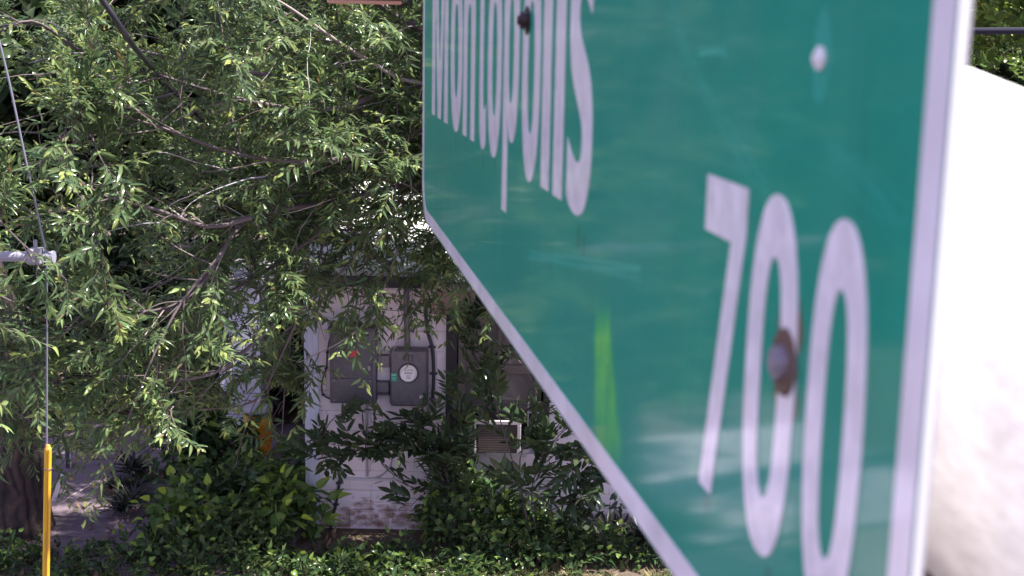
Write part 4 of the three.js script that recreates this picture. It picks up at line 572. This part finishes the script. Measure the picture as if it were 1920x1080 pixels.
// ------------------------------------------------------------------ cables, guy wire, small things
const galv = std(0.2, 0.2, 0.25, 0.45, { metalness: 0.5 }), rubber = std(0.012, 0.012, 0.018, 0.5);
{
  const tip = at(86, 482, 8), pole = V(tip.x - 1.85, 0, tip.z), p = thing('utility_pole', 'tall weathered utility pole beyond the left edge', 'utility pole', pole);
  part('shaft', new THREE.CylinderGeometry(0.11, 0.17, 11.5, 24).translate(0, 5.75, 0), bark, p);
  const s = thing('guy_strut', 'pale metal strut pipe with end cap that spreads the guy wire', 'strut pipe', [pole.x, tip.y, tip.z]);
  part('pipe', new THREE.CylinderGeometry(0.032, 0.032, 1.7, 20).rotateZ(Math.PI / 2).translate(0.9, 0, 0), std(0.36, 0.34, 0.42, 0.5, { map: grime }), s);
  part('end_cap', merge([new THREE.CylinderGeometry(0.036, 0.036, 0.05, 20).rotateZ(Math.PI / 2).translate(1.865, 0, 0), new THREE.CylinderGeometry(0.04, 0.04, 0.012, 20).rotateZ(Math.PI / 2).translate(1.895, 0, 0)]), std(0.28, 0.27, 0.34, 0.5, { map: grime }), s);
  part('clamp', merge([box(0.09, 0.1, 0.1, 1.79, 0.005, 0, 0.015), cyl(0.012, 0.012, 0.15, 1.79, 0.03, 0.0, 10)]), std(0.3, 0.28, 0.33, 0.5, { map: grime }), s);
  const foot = V(tip.x - 0.16, 0.05, tip.z), w = thing('guy_wire', 'thin steel guy wire bending over the pale strut pipe', 'wire', foot);
  part('strand', local(merge([tube([at(84, 462, 8), at(44, 280, 8), at(2, 90, 8), V(pole.x + 0.1, 11, tip.z)], 0.007, 40, 6), tube([at(84, 462, 8), at(87, 485, 7.955), at(88, 560, 7.98), at(88, 700, 8), foot], 0.006, 30, 6)]), w), galv, w);
  const top = at(90, 842, 8), bot = V(tip.x - 0.17, 0.15, tip.z), g = thing('guy_wire_guard', 'upright yellow plastic guard sleeve on the guy wire', 'wire guard', [bot.x, 0.05, bot.z]);
  const ax = new THREE.CatmullRomCurve3([bot, top]); const gg = new THREE.TubeGeometry(ax, 12, 0.0225, 18); part('sleeve', local(gg, g), phys(0.9, 0.9, 0.9, 0.5, { map: canvasTex(64, 1024, (c, w, h) => { const r = rng(3); c.fillStyle = '#cf9c14'; c.fillRect(0, 0, w, h); for (let k = 0; k < 260; k++) { c.fillStyle = r() < 0.5 ? `rgba(90,66,20,${0.25 * r()})` : `rgba(230,190,80,${0.3 * r()})`; c.fillRect(w * r(), h * r(), 1 + 5 * r(), 4 + 70 * r()); } for (let k = 0; k < 60; k++) { c.fillStyle = `rgba(60,45,25,${0.35 * r()})`; c.fillRect(w * r(), h * r(), 3 + 20 * r(), 1 + 2 * r()); } }) }), g);
  const cap = new THREE.CylinderGeometry(0.012, 0.0225, 0.03, 18); cap.translate(top.x, top.y + 0.014, top.z); part('tip', local(cap, g), phys(0.5, 0.28, 0.05, 0.5, { map: grime }), g);
  for (const f of [0.5, 0.93]) { const q = bot.clone().lerp(top, f); part('clamp', local(new THREE.TorusGeometry(0.0265, 0.0035, 8, 20).rotateX(Math.PI / 2).translate(q.x, q.y, q.z), g), std(0.12, 0.11, 0.12, 0.5, { metalness: 0.6 }), g); }
  const seam = new THREE.TubeGeometry(new THREE.CatmullRomCurve3([bot.clone().add(V(0.012, 0, 0.0225)), top.clone().add(V(0.012, 0, 0.0225))]), 8, 0.0035, 6); part('seam', local(seam, g), phys(0.36, 0.18, 0.008, 0.5), g);
  // service drop from the pole to the house
  const c = thing('service_cable', 'thick black cable dropping steeply into the leaves at upper left', 'cable', V(pole.x, 9, tip.z)); part('sheath', local(tube([V(pole.x + 0.1, 9, tip.z), at(100, -140, 7.7), at(196, 5, 7.8), at(232, 60, 7.9), at(270, 110, 8.7), at(335, 180, 10.2), at(480, 320, 11), at(640, 440, 11.3), at(764, 512, 11.75)], 0.018, 80, 8), c), rubber, c);
}
{
  const c = thing('horizontal_cable', 'taut black cable crossing the leaves in the upper right corner', 'cable', V(12, 4.78, -11.3)); const y = at(1860, 58, 10.2); part('sheath', local(tube([V(14, y.y + 0.25, -9.9), V(y.x, y.y, -10.2), V(1.6, y.y - 0.05, -10.4)], 0.026, 60, 8), c), std(0.008, 0.008, 0.02, 0.95), c);
}
{ // yellow bin
  const g = onGround(485, 858), b = thing('yellow_bin', 'orange yellow plastic bin with a pale lid half hidden by leaves', 'bin', [g.x, 0.045, g.z], 0.15), Y = phys(0.85, 0.36, 0.012, 0.45, { map: grime });
  part('body', new THREE.LatheGeometry([[0, 0], [0.125, 0], [0.132, 0.02], [0.142, 0.3], [0.15, 0.33], [0.15, 0.36], [0.145, 0.37], [0.148, 0.46], [0, 0.46]].map(([x, y]) => new THREE.Vector2(x, y)), 28), Y, b);
  part('lid', new THREE.LatheGeometry([[0, 0.55], [0.09, 0.545], [0.14, 0.53], [0.158, 0.5], [0.158, 0.462], [0, 0.4605]].map(([x, y]) => new THREE.Vector2(x, y)), 28), std(0.42, 0.4, 0.46, 0.5, { map: grime }), b);
  part('hand_hole', box(0.035, 0.045, 0.02, -0.06, 0.415, 0.133, 0.006), std(0.015, 0.01, 0.012, 0.8), b); part('label_strip', box(0.07, 0.01, 0.008, -0.01, 0.345, 0.1485), std(0.6, 0.56, 0.6, 0.6), b);
}
{ // iron fence
  const g = onGround(308, 846), f = thing('iron_fence', 'short black iron picket fence beside the driveway', 'fence', [g.x, 0.04, g.z]), iron = std(0.012, 0.011, 0.014, 0.5);
  part('post', box(0.06, 0.85, 0.06, -0.1, 0.425, 0, 0.006), iron, f); part('post', box(0.06, 0.85, 0.06, 0.36, 0.425, 0, 0.006), iron, f);
  for (let k = 0; k < 8; k++) part('picket', box(0.014, 0.74, 0.014, -0.04 + k * 0.05, 0.4, 0), iron, f);
  for (const y of [0.12, 0.7]) part('rail', box(0.4, 0.03, 0.022, 0.13, y, 0), iron, f);
}
{ // bricks, stake, post
  const g = onGround(45, 822), s = thing('brick_stack', 'small stack of red bricks at the far left behind the trunk', 'brick stack', [g.x, 0.045, g.z], 0.1), m = [std(0.22, 0.06, 0.045, 0.85, { map: grime }), std(0.28, 0.09, 0.065, 0.85, { map: grime })];
  for (let y = 0; y < 8; y++) for (let x = 0; x < 3; x++) part('brick', box(0.085, 0.055, 0.2, (x - 1) * 0.1 + (y % 2) * 0.015, 0.03 + y * 0.06, 0, 0.004), m[(x + y) % 2], s);
  const a = onGround(97, 948), k = thing('white_stake', 'leaning white stake beside the yellow guard', 'stake', [a.x, 0, a.z]), top = at(117, 890, -a.z); const d = top.clone().sub(V(a.x, 0, a.z)); const len = d.length();
  const st = part('board', box(0.04, len, 0.014, 0, len / 2, 0, 0.003), std(0.72, 0.68, 0.74, 0.6), k); st.quaternion.setFromUnitVectors(UP, d.normalize()); const pt = part('pointed_tip', new THREE.ConeGeometry(0.02, 0.05, 4).rotateY(Math.PI / 4).translate(0, len + 0.02, 0), std(0.72, 0.68, 0.74, 0.6), k); pt.quaternion.copy(st.quaternion);
  const q = onGround(129, 884), p = thing('edge_post', 'short dark post on the left edge of the driveway', 'post', [q.x, 0.03, q.z]); part('shaft', box(0.045, 0.24, 0.045, 0, 0.12, 0, 0.006), std(0.03, 0.026, 0.035, 0.7), p); part('reflector', box(0.012, 0.2, 0.03, 0.03, 0.12, 0.01), std(0.4, 0.37, 0.42, 0.5), p);
}
{ // white shed behind
  const c = at(452, 640, 14.4), s = thing('white_shed', 'pale shed wall seen through gaps left of the building corner', 'shed', [c.x - 0.02, 0, -14.4]); part('wall', box(0.46, 1.75, 1.2, 0, 0.875, -0.61), std(0.5, 0.49, 0.6, 0.7, { map: grime }), s); part('roof', box(0.56, 0.06, 1.4, 0, 1.78, -0.6), std(0.2, 0.19, 0.22, 0.8), s); for (let k = 0; k < 7; k++) part('plank', box(0.46, 0.235, 0.014, 0, 0.13 + k * 0.247, 0.007, 0.003), std(0.75, 0.74, 0.86, 0.7), s);
}
renderer.render(scene, camera);
